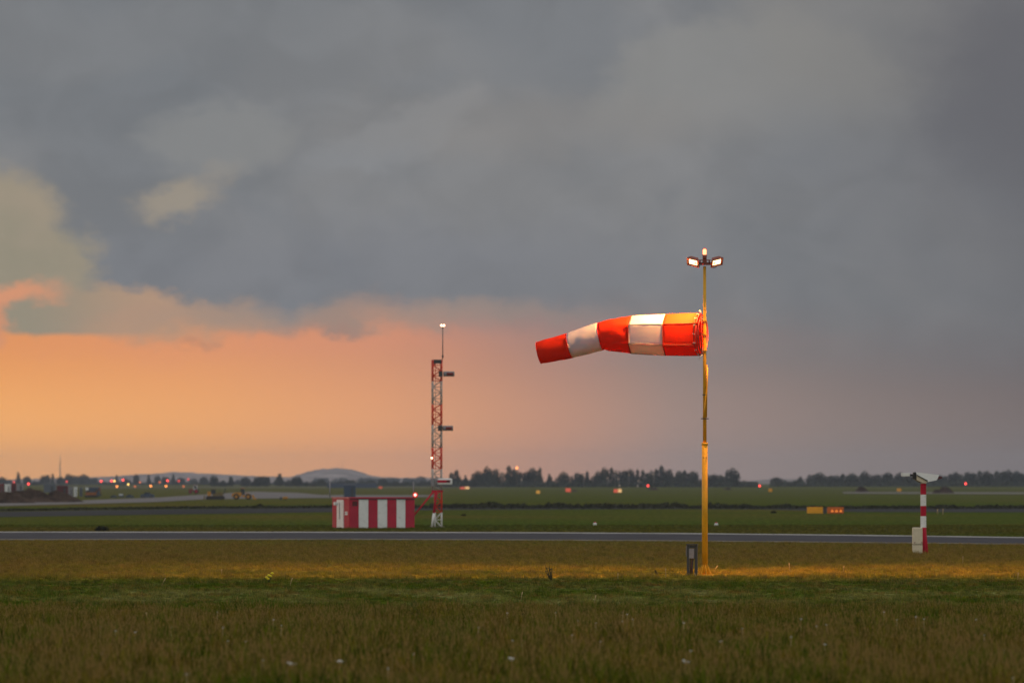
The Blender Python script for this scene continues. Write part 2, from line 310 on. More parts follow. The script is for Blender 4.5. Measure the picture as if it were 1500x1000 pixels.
# ------------------------------------------------------------------ mesh helpers
class MB:
    def __init__(s): s.bm = bmesh.new(); s.mi = 0
    def _f(s, vs, smooth=False):
        try:
            f = s.bm.faces.new(vs); f.material_index = s.mi; f.smooth = smooth; return f
        except ValueError: return None
    def box(s, c, size, rot=None, bevel=0.0):
        R = Matrix.Identity(3) if rot is None else rot
        hx, hy, hz = [v/2 for v in size]; c = Vector(c)
        vs = [s.bm.verts.new(c + R @ Vector((sx*hx, sy*hy, sz*hz))) for sx in (-1, 1) for sy in (-1, 1) for sz in (-1, 1)]
        fs = [s._f([vs[i] for i in q]) for q in ((0, 1, 3, 2), (4, 6, 7, 5), (0, 4, 5, 1), (2, 3, 7, 6), (0, 2, 6, 4), (1, 5, 7, 3))]
        if bevel > 0:
            es = list({e for f in fs for e in f.edges})
            r = bmesh.ops.bevel(s.bm, geom=es, offset=bevel, segments=2, affect='EDGES', profile=0.5)
            for f in r['faces']: f.material_index = s.mi
        return s
    def tube(s, pts, r, n=10, cap=True, smooth=True):
        pts = [Vector(p) for p in pts]; rs = r if isinstance(r, (list, tuple)) else [r]*len(pts); rings = []
        for i, p in enumerate(pts):
            d = (pts[min(i+1, len(pts)-1)]-pts[max(i-1, 0)]).normalized()
            a = d.cross(Vector((0, 0, 1)) if abs(d.z) < 0.9 else Vector((1, 0, 0))).normalized(); b = d.cross(a)
            rings.append([s.bm.verts.new(p + (a*math.cos(t)+b*math.sin(t))*rs[i]) for t in [2*math.pi*k/n for k in range(n)]])
        for i in range(len(rings)-1):
            for k in range(n): s._f([rings[i][k], rings[i][(k+1) % n], rings[i+1][(k+1) % n], rings[i+1][k]], smooth)
        if cap: s._f(rings[0][::-1]); s._f(rings[-1])
        return s
    def lathe(s, prof, c=(0, 0, 0), n=16, smooth=True):
        c = Vector(c)
        return s.tube_rings([[c+Vector((r*math.cos(2*math.pi*k/n), r*math.sin(2*math.pi*k/n), z)) for k in range(n)] for r, z in prof], smooth)
    def tube_rings(s, rings, smooth=True, cap=True):
        R = [[s.bm.verts.new(p) for p in ring] for ring in rings]; n = len(R[0])
        for i in range(len(R)-1):
            for k in range(n): s._f([R[i][k], R[i][(k+1) % n], R[i+1][(k+1) % n], R[i+1][k]], smooth)
        if cap: s._f(R[0][::-1]); s._f(R[-1])
        return s
    def ball(s, c, r, n=8, sq=(1, 1, 1)):
        c = Vector(c); k = n//2
        return s.tube_rings([[c+Vector((r*sq[0]*max(0.02, math.sin(math.pi*i/k))*math.cos(2*math.pi*j/n), r*sq[1]*max(0.02, math.sin(math.pi*i/k))*math.sin(2*math.pi*j/n), -r*sq[2]*math.cos(math.pi*i/k))) for j in range(n)] for i in range(k+1)])
    def prism(s, poly, y0, y1):
        """polygon in x,z extruded along y"""
        a = [s.bm.verts.new((x, y0, z)) for x, z in poly]; b = [s.bm.verts.new((x, y1, z)) for x, z in poly]; n = len(poly)
        s._f(a); s._f(b[::-1])
        for i in range(n): s._f([a[i], b[i], b[(i+1) % n], a[(i+1) % n]])
        return s
    def build(s, name, mats, parent=None, loc=None, rot=None):
        me = bpy.data.meshes.new(name); bmesh.ops.recalc_face_normals(s.bm, faces=s.bm.faces[:])
        s.bm.to_mesh(me); s.bm.free()
        for m_ in (mats if isinstance(mats, (list, tuple)) else [mats]): me.materials.append(M[m_])
        return link(name, me, parent, loc, rot)
def link(name, data, parent=None, loc=None, rot=None):
    o = bpy.data.objects.new(name, data); COL.objects.link(o)
    if parent: o.parent = parent
    if loc is not None: o.location = loc
    if rot is not None: o.rotation_euler = rot
    return o
def tag(o, label=None, cat=None, group=None, kind=None):
    if label: o['label'] = label
    if cat: o['category'] = cat
    if group: o['group'] = group
    if kind: o['kind'] = kind
    return o
def thing(name, label, cat, loc=(0, 0, 0), rz=0, group=None):
    return tag(link(name, None, None, loc, (0, 0, rz)), label, cat, group)
def copy_tree(o, parent=None):
    c = o.copy(); COL.objects.link(c)
    if parent: c.parent = parent
    for ch in list(o.children): copy_tree(ch, c)
    return c
def Gd(px, py):      # ground point seen at a picture position, as metres
    d = K/(py-HOR); return Vector(((px-750)/F*d, d, 0))
def Wd(px, py, d):
    return Vector(((px-750)/F*d, d, H+(HOR-py)/F*d))
def pydata(name, vs, fs, mats, parent=None):
    me = bpy.data.meshes.new(name); me.from_pydata(vs, [], fs); me.update()
    for m_ in (mats if isinstance(mats, (list, tuple)) else [mats]): me.materials.append(M[m_])
    return link(name, me, parent)

# ------------------------------------------------------------------ ground, taxiways
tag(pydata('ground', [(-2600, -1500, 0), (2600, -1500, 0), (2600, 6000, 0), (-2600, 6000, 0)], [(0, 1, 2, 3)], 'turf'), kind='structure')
def ribbon(name, near, farr, z, m_, seg=8, thick=None):
    def interp(pl, x):
        for (x0, y0), (x1, y1) in zip(pl[:-1], pl[1:]):
            if x <= x1 or (x1, y1) == pl[-1]:
                t = (x-x0)/(x1-x0); return y0+(y1-y0)*t
    x0 = min(near[0][0], farr[0][0]); x1 = max(near[-1][0], farr[-1][0]); n = 60; vs = []; fs = []
    for i in range(n+1):
        x = x0+(x1-x0)*i/n
        a = Gd(x, interp(near, x)); b = Gd(x, interp(farr, x))
        vs += [(a.x, a.y, z), (b.x, b.y, z)]
    for i in range(n): fs.append((2*i, 2*i+2, 2*i+3, 2*i+1))
    return tag(pydata(name, vs, fs, m_), kind='structure')
def offs(pl, dy): return [(x, y+dy) for x, y in pl]
tn = [(-300, 792.0), (0, 791.0), (500, 790.6), (750, 791.4), (1000, 793), (1250, 795.3), (1500, 797.8), (1900, 802)]
tf = [(-300, 778.2), (0, 778.2), (500, 778.4), (750, 779.0), (1000, 780.3), (1250, 782.8), (1500, 786.2), (1900, 792)]
ribbon('taxiway', tn, tf, 0.006, 'asphalt')
ribbon('taxiway_far_edge_line', offs(tf, 1.7), offs(tf, 0.2), 0.012, 'marking')
ribbon('taxiway_near_edge_line', offs(tn, -0.4), offs(tn, -1.7), 0.012, 'edgeline')
ribbon('far_taxiway', [(-300, 757.5), (0, 757), (250, 753), (500, 749.5), (650, 746.5), (1000, 745.3), (1130, 746), (1250, 749.5), (1500, 750), (1900, 750)],
       [(-300, 749), (0, 749.3), (250, 745.5), (500, 743.4), (750, 742.5), (1000, 742), (1250, 744.5), (1500, 744), (1900, 744)], 0.010, 'dark_asphalt')
ribbon('runway', [(-300, 747), (0, 741), (120, 738), (230, 735), (300, 731), (420, 729.6), (560, 728), (640, 727.4)],
       [(-300, 741), (0, 737), (120, 732.5), (230, 728.5), (300, 724), (370, 719.4), (400, 720.5), (440, 721.5), (470, 724.6), (640, 724.8)], 0.02, 'paleasphalt')
ribbon('runway_strip', [(1235, 722.4), (1500, 723.2), (1900, 724.6)], [(1235, 720.3), (1500, 720.8), (1900, 721.8)], 0.02, 'paleasphalt')
ribbon('perimeter_track', [(60, 715.0), (240, 714.0), (620, 713.6), (740, 713.4)], [(60, 714.4), (240, 713.4), (620, 713.0), (740, 712.9)], 0.03, 'paleasphalt')

# hills: profile in picture terms at a distance, built as rounded ridges with real depth
def hill(name, prof, d, depth):
    vs = []; fs = []; m_ = 10; n = 90; x0, x1 = prof[0][0], prof[-1][0]
    for i in range(n+1):
        x = x0+(x1-x0)*i/n
        for (xa, ya), (xb, yb) in zip(prof[:-1], prof[1:]):
            if x <= xb: y = ya+(yb-ya)*(x-xa)/(xb-xa); break
        h = max(0, (HOR-y)/F*d+H) + mnoise.noise(Vector((x*0.12, d, 0)))*d*0.00010 + mnoise.noise(Vector((x*0.45, d, 3)))*d*0.00016
        for j in range(m_+1):
            t = j/m_*2-1; vs.append(((x-750)/F*d, d+t*depth, -1+(h+1)*(1-t*t)**0.8))
    for i in range(n):
        for j in range(m_): a = i*(m_+1)+j; fs.append((a, a+m_+1, a+m_+2, a+1))
    o = tag(pydata(name, vs, fs, 'hill'), kind='structure')
    for p in o.data.polygons: p.use_smooth = True
    return o
hill('hill', [(-250, 700), (0, 702), (140, 698.5), (200, 695), (232, 692.5), (262, 691), (300, 693), (330, 694.5), (380, 697), (430, 699), (500, 700), (700, 703), (760, 706)], 4900, 300)
hill('mound_hill', [(395, 706), (425, 699), (440, 694.5), (452, 690.5), (462, 688), (475, 686.3), (490, 685.4), (505, 685.9), (517, 687.6), (528, 691), (540, 695.5), (556, 698), (575, 699), (650, 700), (720, 706)], 5400, 250)
hill('low_rise', [(1080, 706), (1140, 701), (1300, 700), (1500, 698), (1800, 698)], 4300, 300)

# ------------------------------------------------------------------ trees
def crown_mesh(name, lobes, nleaf, size, seed):
    r = np.random.default_rng(seed); vs = []; fs = []; w = np.array([l[3]*l[4]*l[5] for l in lobes])**0.8; w = w/w.sum()
    for _ in range(nleaf):
        l = lobes[r.choice(len(lobes), p=w)]
        v = r.normal(size=3); v /= np.linalg.norm(v); q = r.random()**0.38
        q *= 1.0+0.16*mnoise.noise(Vector((v[0]*2.2+seed, v[1]*2.2, v[2]*2.2+l[0])))*2
        c = np.array(l[:3])+v*np.array(l[3:])*q
        if c[2] < 0.03: c[2] = 0.03+r.random()*0.05
        a = r.normal(size=3); a /= np.linalg.norm(a); b = np.cross(a, r.normal(size=3)); b /= np.linalg.norm(b); s = size*(0.6+0.9*r.random())
        k = len(vs); vs += [tuple(c+a*s), tuple(c+b*s*0.7), tuple(c-a*s), tuple(c-b*s*0.7)]; fs.append((k, k+1, k+2, k+3))
    me = bpy.data.meshes.new(name); me.from_pydata(vs, [], fs); me.update(); me.materials.append(M['tree_leaf']); return me
def trunk_mesh(seed):
    b = MB(); r = random.Random(seed); b.tube([(0, 0, 0), (0.01, 0, 0.25), (r.uniform(-.03, .03), 0, 0.55), (r.uniform(-.04, .04), 0, 0.8)], [0.035, 0.028, 0.018, 0.007], 6)
    for k in range(4):
        a = r.uniform(0, 6.28); z = r.uniform(0.25, 0.5); b.tube([(0, 0, z), (math.cos(a)*0.15, math.sin(a)*0.15, z+0.16), (math.cos(a)*0.25, math.sin(a)*0.25, z+0.3)], [0.014, 0.009, 0.004], 5)
    me = bpy.data.meshes.new('trunk'); b.bm.to_mesh(me); b.bm.free(); me.materials.append(M['wood']); return me
# unit trees: height 1, half width about 0.5; (kind word, lobes)
PROT = {}
def proto(key, lobes, n, size, seed): PROT[key] = (crown_mesh('crown', lobes, n, size, seed), trunk_mesh(seed))
proto('round', [(0, 0, .55, .46, .46, .42), (-.22, 0, .40, .28, .3, .26), (.24, .1, .42, .28, .3, .28), (.02, 0, .18, .40, .4, .16)], 1300, 0.05, 1)
proto('broad', [(-.2, 0, .55, .30, .3, .33), (.2, .05, .60, .32, .3, .38), (0, 0, .40, .48, .4, .26), (.36, 0, .36, .18, .2, .2), (0, 0, .16, .44, .4, .15)], 1400, 0.05, 2)
proto('domed', [(0, 0, .50, .44, .42, .47), (0, 0, .20, .48, .45, .18)], 1300, 0.05, 3)
proto('pointed', [(0, 0, .28, .46, .42, .27), (0, 0, .52, .30, .3, .28), (0.01, 0, .76, .15, .15, .24)], 1100, 0.045, 4)
proto('ragged', [(-.25, 0, .62, .22, .25, .22), (.16, 0, .76, .22, .25, .22), (.30, 0, .48, .22, .25, .20), (-.05, 0, .36, .40, .35, .22), (-.34, 0, .32, .16, .2, .2), (0, 0, .14, .38, .4, .13)], 1200, 0.048, 5)
proto('slender', [(0, 0, .50, .26, .26, .50), (0.05, 0, .3, .40, .3, .26)], 1000, 0.045, 6)
proto('shrubby', [(-.3, 0, .35, .3, .3, .42), (.12, 0, .5, .34, .3, .46), (.40, 0, .28, .24, .3, .3), (0, 0, .15, .52, .4, .15)], 1000, 0.05, 7)
TREES = []
def tree(px, top, wpx, d, kind, label, group):
    X = (px-750)/F*d; h = H+(HOR-top)/F*d; w = wpx/F*d
    t = thing('tree', label, 'tree', (X, d, 0), random.uniform(-0.5, 0.5)+random.choice((0, math.pi)), group)
    c, tr = PROT[kind]
    a = link('crown', c, t); b = link('trunk', tr, t); a.scale = (w, w, h); b.scale = (w, w, h*0.95); b.location.z = 0
    TREES.append((px, t)); return t
KW = {'round': 'round-topped', 'broad': 'broad spreading', 'domed': 'smooth domed', 'pointed': 'pointed', 'ragged': 'ragged open-crowned', 'slender': 'slim upright', 'shrubby': 'low bushy'}
def belt(items, d, dj, where, group, tone='dark'):
    for it in items:
        px, top, w, k = it[:4]
        lab = it[4] if len(it) > 4 else '%s %s %s tree %s' % ('tall' if top < 688 else ('mid-height' if top < 695 else 'small'), tone, KW[k], where)
        tree(px, top, w, d+random.uniform(-dj, dj), k, lab, group)
belt([(666, 688, 19, 'ragged', 'ragged dark tree alone just right of the lattice tower'), (682, 695, 11, 'pointed', 'small pointed dark tree in the dip right of the lattice tower'), (673, 700, 18, 'shrubby'), (690, 699, 14, 'shrubby')], 1900, 40,
     'just right of the lattice tower', 'trees of the belt behind the airfield')
belt([(700, 688, 20, 'round'), (713, 682, 17, 'domed'), (723, 685, 16, 'broad'), (734, 689, 18, 'shrubby'), (748, 681.5, 18, 'ragged'), (757, 687, 14, 'round')], 1900, 40,
     'in the belt left of the orange lamp mast', 'trees of the belt behind the airfield')
belt([(768, 689, 18, 'broad'), (780, 683, 18, 'round'), (790.5, 683.5, 14, 'slender'), (805, 693, 14, 'pointed'), (818, 697, 14, 'shrubby'), (825, 690, 20, 'domed'), (838, 695, 14, 'shrubby'), (849, 691, 18, 'broad'), (860, 689, 13, 'slender'), (870, 695, 14, 'shrubby')], 1900, 40,
     'in the belt beneath the wind sock', 'trees of the belt behind the airfield')
belt([(876, 689, 16, 'domed'), (886, 682.5, 16, 'round'), (898, 684, 14, 'ragged'), (911, 687, 16, 'broad'), (923, 685, 17, 'round'), (934, 686, 12, 'slender'), (944, 688, 15, 'ragged'), (954, 688, 14, 'domed')], 1900, 40,
     'in the belt behind the red edge light', 'trees of the belt behind the airfield')
belt([(966, 681.3, 17, 'ragged'), (977, 685.5, 16, 'broad'), (986, 692, 12, 'shrubby'), (995, 687.5, 16, 'round'), (1005, 688, 14, 'ragged'), (1017, 688.5, 15, 'broad'), (1026, 700, 14, 'shrubby')], 1900, 40,
     'in the belt just left of the yellow mast', 'trees of the belt behind the airfield')
belt([(1042, 693, 18, 'broad', 'broad dark tree showing just right of the yellow mast'), (1055, 694, 18, 'round', 'lower round dark tree beside the big domed one'), (1073, 684.5, 27, 'domed', 'largest domed dark tree at the right end of the middle belt'),
      (1089, 702, 14, 'shrubby', 'low dark bush trailing off right of the domed tree'), (1100, 703.5, 16, 'shrubby', 'last low bush at the right end of the middle belt')], 1900, 30, '', 'trees of the belt behind the airfield')
belt([(1137, 697.5, 20, 'round'), (1151, 702, 16, 'shrubby'), (1163, 702, 16, 'shrubby'), (1172, 697, 17, 'pointed'), (1190, 693, 20, 'broad'), (1201, 691, 22, 'domed'), (1213, 695, 18, 'broad'), (1226, 694.5, 18, 'round'), (1237, 693.5, 16, 'ragged')], 2050, 40,
     'above the yellow and orange signs', 'trees of the right-hand belt')
belt([(1248, 691.5, 20, 'round'), (1258, 695, 16, 'shrubby'), (1267, 689, 18, 'domed'), (1281, 693.5, 20, 'broad'), (1300, 690, 20, 'round'), (1290, 697, 16, 'shrubby'), (1311, 696, 14, 'shrubby'), (1319, 691, 20, 'domed'), (1332, 694.5, 18, 'broad')], 2050, 40,
     'left of the striped sensor post', 'trees of the right-hand belt')
belt([(1347, 695, 18, 'round'), (1362, 694, 18, 'broad'), (1376, 694, 18, 'round'), (1389, 693.5, 16, 'ragged'), (1400, 689.5, 16, 'round'), (1410, 692, 16, 'shrubby'), (1420, 690, 18, 'broad'), (1432, 689, 18, 'ragged'), (1445, 688, 18, 'round'), (1457, 689.5, 16, 'ragged'),
      (1467, 688.5, 16, 'broad'), (1477, 687, 20, 'domed'), (1489, 688, 18, 'round'), (1500, 691.5, 18, 'broad'), (1514, 689, 20, 'round')], 2050, 40,
     'right of the striped sensor post', 'trees of the right-hand belt')
LW = 'beyond the parked machines'
belt([(313, 695.5, 16, 'domed', 'dark domed tree at the left of the row behind the machines'), (326, 702, 13, 'shrubby', 'low bush at the foot of the domed tree behind the machines'), (338.5, 697, 14, 'slender', 'narrow dark oval tree second in the row behind the machines'),
      (360, 697.5, 18, 'domed', 'dark rounded tree straight above the yellow wheel loader'), (373, 702, 12, 'shrubby', 'small dark bush between the loader tree and the twin trees'), (378, 696.5, 15, 'broad', 'left one of the twin flat-topped trees right of the loader'),
      (389, 696.2, 16, 'broad', 'right one of the twin flat-topped trees right of the loader'), (409.5, 692.5, 18, 'pointed', 'pointed cone-shaped dark tree in the middle of the left row'), (435, 696.5, 18, 'round', 'round dark tree right of the cone-shaped tree'),
      (424, 701, 12, 'shrubby', 'low bush between the cone-shaped and the round tree')], 2080, 20, '', 'row of separate trees on the left')
belt([(450, 704, 14, 'shrubby'), (462, 703, 16, 'shrubby'), (471, 701, 14, 'round'), (482, 704, 16, 'shrubby'), (497, 703, 18, 'shrubby'), (512, 702, 18, 'broad'), (528, 703, 18, 'shrubby'), (543, 702, 16, 'round'), (561, 699, 15, 'round'), (577, 703, 18, 'shrubby'), (590, 704, 16, 'shrubby'), (604, 703, 18, 'shrubby'), (622, 702, 18, 'shrubby'), (643, 702, 18, 'shrubby')], 2200, 40,
     'beyond the striped shelter', 'low trees beyond the striped shelter')
belt([(470, 699, 26, 'broad'), (500, 698, 26, 'shrubby'), (535, 698.5, 26, 'broad'), (575, 698, 24, 'round'), (617, 696.5, 18, 'round'), (600, 699, 20, 'broad'), (640, 698, 26, 'shrubby'), (655, 700, 20, 'shrubby'), (550, 699, 20, 'shrubby')], 4300, 150,
     'in the hazy distance beyond the shelter', 'hazy distant trees', 'hazy')
belt([(3, 697, 14, 'round'), (15, 701, 14, 'shrubby'), (27, 690.5, 11, 'slender', 'tallest dark spire-like tree above the earth heap'), (40, 696, 13, 'round'), (52, 703, 12, 'shrubby'), (66, 694.5, 16, 'broad'), (77.5, 692.5, 9, 'slender'), (89, 697, 14, 'round')], 2700, 100,
     'above the earth heap at the left', 'trees at the far left', 'greyish')
belt([(101, 692.5, 14, 'round'), (112, 695, 14, 'broad'), (123, 693, 16, 'round'), (135, 699, 18, 'broad'), (150, 703, 12, 'shrubby'), (165, 705, 18, 'shrubby'), (171, 694.5, 9, 'slender'), (185, 699, 14, 'shrubby'), (199.5, 693, 10, 'round'), (212, 706, 9, 'round'), (218, 693.5, 9, 'slender'), (231, 695, 10, 'round'), (243, 697, 12, 'broad'), (254, 693.5, 10, 'slender'), (265, 698, 14, 'round'), (283, 699, 14, 'shrubby'), (299, 697, 14, 'round'), (350, 701, 14, 'shrubby')], 2900, 150,
     'behind the scattered red and orange lights', 'trees at the far left', 'greyish')

def thicket(name, x0, x1, top, d, n, label, size, seed, matn='tree_leaf', dj=20):
    """low undergrowth at the foot of a tree belt"""
    r = np.random.default_rng(seed); vs = []; fs = []
    for _ in range(n):
        x = r.uniform(x0, x1); dd = d+r.uniform(-dj, dj); hh = (H+(HOR-top)/F*d)*(0.55+0.5*mnoise.noise(Vector((x*0.13, seed, 0)))+0.25*mnoise.noise(Vector((x*0.5, seed, 1))))
        c = np.array(((x-750)/F*dd, dd, max(0.02, hh*r.random())))
        a = r.normal(size=3); a /= np.linalg.norm(a); b = np.cross(a, r.normal(size=3)); b /= np.linalg.norm(b); s = size*(0.6+0.8*r.random())
        k = len(vs); vs += [tuple(c+a*s), tuple(c+b*s*0.7), tuple(c-a*s), tuple(c-b*s*0.7)]; fs.append((k, k+1, k+2, k+3))
    return tag(pydata(name, vs, fs, matn), label, 'undergrowth', kind='stuff')
thicket('undergrowth', 640, 1110, 702, 1880, 9000, 'dark undergrowth at the foot of the middle tree belt', 0.45, 21)
thicket('undergrowth', 1128, 1560, 701, 2030, 9000, 'dark undergrowth at the foot of the right-hand tree belt', 0.45, 22)
thicket('undergrowth', 440, 660, 706, 2180, 4500, 'dark scrub along the field edge beyond the shelter', 0.45, 23)
thicket('undergrowth', -60, 440, 705, 2950, 6000, 'grey scrub under the distant trees at the left', 0.6, 24)
# rough weeds fringing the far side of the dark taxiway
r_ = np.random.default_rng(5); vs = []; fs = []
for _ in range(26000):
    x = r_.uniform(-80, 1580); base = np.interp(x, [0, 250, 500, 750, 1000, 1250, 1500], [747.6, 744, 742.6, 743.0, 743.0, 744.0, 743.6])
    amt = np.interp(x, [0, 480, 650, 1000, 1100, 1200, 1500], [0.2, 0.35, 1.0, 1.0, 0.8, 0.5, 0.6])
    hh = amt*(0.26+0.26*mnoise.noise(Vector((x*0.03, 0, 0)))+0.15*mnoise.noise(Vector((x*0.14, 0, 0))))
    p = Gd(x, base+r_.uniform(-0.9, 0.6+amt*1.2)); z = max(0.01, hh*r_.random()); a = r_.normal(size=3); a /= np.linalg.norm(a); b = np.cross(a, r_.normal(size=3)); b /= np.linalg.norm(b); s = 0.05+0.09*r_.random()
    c = np.array((p.x, p.y, z)); k = len(vs); vs += [tuple(c+a*s), tuple(c+b*s*0.5), tuple(c-a*s), tuple(c-b*s*0.5)]; fs.append((k, k+1, k+2, k+3))
tag(pydata('weed_fringe', vs, fs, 'weed_cover'), 'dark ragged weeds along the far taxiway edge', 'weeds', kind='stuff')

# ------------------------------------------------------------------ windsock mast
D0 = 122.0; S0 = F/D0
def mx(px): return (px-750)/S0
def mz(py): return H+(HOR-py)/S0
mast = thing('windsock_mast', 'tall yellow steel mast with two lit floodlights and a beacon on top', 'mast', (mx(1032.3), D0, 0))
def lz(py): return mz(py)
b = MB(); b.lathe([(0.062, lz(828)), (0.062, lz(829)), (0.062, 0.0)], n=18)
for k in range(8):
    a = k*math.pi/4+0.2; R = Matrix.Rotation(a, 3, 'Z')
    vs = [R @ Vector(v) for v in ((0.055, -0.006, lz(825)), (0.055, 0.006, lz(825)), (0.155, 0.006, 0.03), (0.155, -0.006, 0.03), (0.055, -0.006, 0.03), (0.055, 0.006, 0.03))]
    q = [b.bm.verts.new(v) for v in vs]
    for f in ((0, 1, 2, 3), (0, 3, 4), (1, 5, 2), (3, 2, 5, 4)): b._f([q[i] for i in f])
b.tube([(0, 0, 0), (0, 0, 0.03)], 0.17, 18)
b.build('base_flange', 'yellow', mast)
MB().tube([(0, 0, 0.2), (0, 0, lz(649))], 0.0625, 20).build('lower_pole', 'yellow', mast)
c_ = MB().tube([(0, 0, lz(652)), (0, 0, lz(648))], 0.069, 20).build('collar', 'yellow', mast)
MB().tube([(0, 0, lz(650)), (0, 0, lz(520)), (0, 0, lz(390))], [0.040, 0.037, 0.032], 16).build('upper_pole', 'yellow', mast)
for s in (-1, 1): MB().tube([(s*0.030, -0.075, lz(670)), (s*0.030, -0.05, lz(670))], 0.011, 8).build('bolt', 'black', mast)
for py, w in ((613, 0.075), (578, 0.045)):
    MB().box((0, 0, lz(py)), (w*2.2, 0.11, 0.02)).build('band_clamp', 'darksteel', mast)
# the folding struts beside the upper pole
MB().tube([(0.055, -0.03, lz(538)), (0.052, -0.045, lz(560)), (0.0, -0.055, lz(596)), (-0.035, -0.045, lz(612))], 0.014, 8).build('winch_strut', 'yellow', mast)
MB().tube([(0.038, -0.03, lz(534)), (0.064, -0.03, lz(541)), (0.048, -0.03, lz(575)), (0.04, -0.03, lz(611))], 0.010, 8).build('halyard_pipe', 'yellow', mast)
# head frame
b = MB(); b.box((0, -0.02, lz(387)), (0.30, 0.06, 0.035)).box((-0.20, -0.12, lz(386)), (0.05, 0.24, 0.03)).box((0.20, -0.12, lz(386)), (0.05, 0.24, 0.03)).box((0, -0.02, lz(385.2)), (0.44, 0.03, 0.03)).box((0, -0.02, lz(381)), (0.26, 0.04, 0.02)).box((0, -0.02, lz(384)), (0.09, 0.09, 0.12))
for s in (-1, 1): b.box((s*0.10, -0.02, lz(384)), (0.03, 0.03, 0.08))
b.build('crossbar', 'housing', mast)
MB().tube([(0, -0.02, lz(381)), (0, -0.02, lz(373))], [0.040, 0.052], 14).build('beacon_base', 'housing', mast)
b = MB(); b.lathe([(0.01, lz(374)), (0.044, lz(373.5)), (0.046, lz(371)), (0.046, lz(366.5)), (0.040, lz(364.6)), (0.022, lz(363.4)), (0.003, lz(363.0))], (0, -0.02, 0), 16)
b.build('beacon_lens', 'red_halo_glass', mast)
MB().lathe([(0.004, lz(373.5)), (0.038, lz(372.5)), (0.039, lz(366.5)), (0.024, lz(364.8)), (0.003, lz(364.4))], (0, -0.02, 0), 12).build('beacon_bulb', 'beacon', mast)
MB().tube([(-0.10, -0.03, lz(388)), (-0.115, -0.03, lz(391))], 0.008, 6).build('cable_stub', 'black', mast)
MB().tube([(0.13, -0.03, lz(390)), (0.17, -0.05, lz(392.2)), (0.22, -0.05, lz(392.2)), (0.26, -0.03, lz(390))], 0.006, 6).build('cable_loop', 'black', mast)
for s in (-1, 1):
    # splayed floodlight: shallow tapered housing, lens looking down, outwards and forwards
    fl = link('floodlight', None, mast, (s*0.255, -0.22, lz(384.6))); fl.rotation_euler = (rad(-38), rad(s*-24), 0) if False else (rad(-42), rad(-s*14), rad(s*16))
    b = MB(); w, l, h = 0.27, 0.22, 0.10
    top = [(-w*.30, -l*.30, h), (w*.30, -l*.30, h), (w*.30, l*.30, h), (-w*.30, l*.30, h)]; bot = [(-w/2, -l/2, 0), (w/2, -l/2, 0), (w/2, l/2, 0), (-w/2, l/2, 0)]
    tv = [b.bm.verts.new(p) for p in top]; bv = [b.bm.verts.new(p) for p in bot]; b._f(tv)
    for i in range(4): b._f([bv[i], bv[(i+1) % 4], tv[(i+1) % 4], tv[i]])
    for (x, y, wx, wy) in ((0, -l/2+.008, w, .016), (0, l/2-.008, w, .016), (-w/2+.008, 0, .016, l-.034), (w/2-.008, 0, .016, l-.034)): b.box((x, y, -0.010), (wx, wy, 0.020))
    b.build('lamp_housing', 'housing', fl)
    MB().box((0, 0, 0.004), (w*0.66, l*0.62, 0.006)).build('lamp_glass', 'flood', fl)
    ld = bpy.data.lights.new('flood_beam', 'SPOT'); ld.energy = 3400; ld.color = (1.0, 0.42, 0.09); ld.spot_size = rad(90); ld.spot_blend = 0.5; ld.shadow_soft_size = 0.07
    lo = link('flood_beam', ld, mast, (s*0.25, -0.44, lz(389)))
    lo.rotation_euler = Vector((s*0.72, 0.50, -1.0)).to_track_quat('-Z', 'Y').to_euler()

# ------------------------------------------------------------------ wind sock
sock = thing('wind_sock', 'red and white banded wind sock streaming left from the yellow mast', 'wind sock', (mx(1032.3), D0, 0))
OX = mx(1032.3)
st = [(1026, 489.5, 31.2), (975, 490.0, 30.2), (925, 489.6, 27.8), (880.5, 492.3, 20.9), (835, 505.0, 18.6), (789.5, 515.6, 16.2)]
def cyl_pt(t):   # t in 0..5 along sections
    i = min(int(t), 4); f = t-i; P_ = [Vector(((p[0]-1032.3)/S0, 0, mz(p[1]))) for p in st]
    def cr(a, b_, c, d, f): return 0.5*((2*b_)+(c-a)*f+(2*a-5*b_+4*c-d)*f*f+(-a+3*b_-3*c+d)*f**3)
    a = P_[max(i-1, 0)]; d = P_[min(i+2, 5)]; p = cr(a, P_[i], P_[i+1], d, f)
    r = (st[i][2]*(1-f)+st[i+1][2]*f)/S0
    y = -p.x*math.tan(rad(11)) + (0.12 if False else 0)
    return Vector((p.x, y, p.z)), r
NR = 48
def ring(t):
    p, r = cyl_pt(t); q, _ = cyl_pt(min(t+0.05, 5)); q0, _ = cyl_pt(max(t-0.05, 0)); d = (q-q0).normalized()
    if t <= 2.01: d = Vector((-math.cos(rad(11)), math.sin(rad(11)), 0))
    up = Vector((0, 0, 1)); side = d.cross(up).normalized(); up = side.cross(d)
    hexm = 1.0 if t <= 2 else max(0.0, 1-(t-2)/0.55); pts = []
    for k in range(NR):
        a = 2*math.pi*k/NR   # a=0 is up
        h6 = math.cos(math.pi/6)/math.cos(((a+math.pi/6*0) % (math.pi/3))-math.pi/6)
        rr = r*(hexm*(h6*0.93+0.07)+(1-hexm))
        fr = t-int(t)
        bul = 0.012*math.sin(math.pi*min(1, fr)) if t < 5 else 0
        wr = 0.0
        if t > 2.05: wr = 0.009*mnoise.noise(Vector((t*3.0, a*1.6, 2.2)))+0.006*mnoise.noise(Vector((t*9.0, a*4, 7.7)))
        if 2.7 < t < 3.2: wr -= 0.030*max(0, -math.cos(a))*math.exp(-((t-2.93)/0.09)**2)
        rr = rr*(1+bul)+wr
        pts.append(p+up*math.cos(a)*rr+side*math.sin(a)*rr)
    return pts
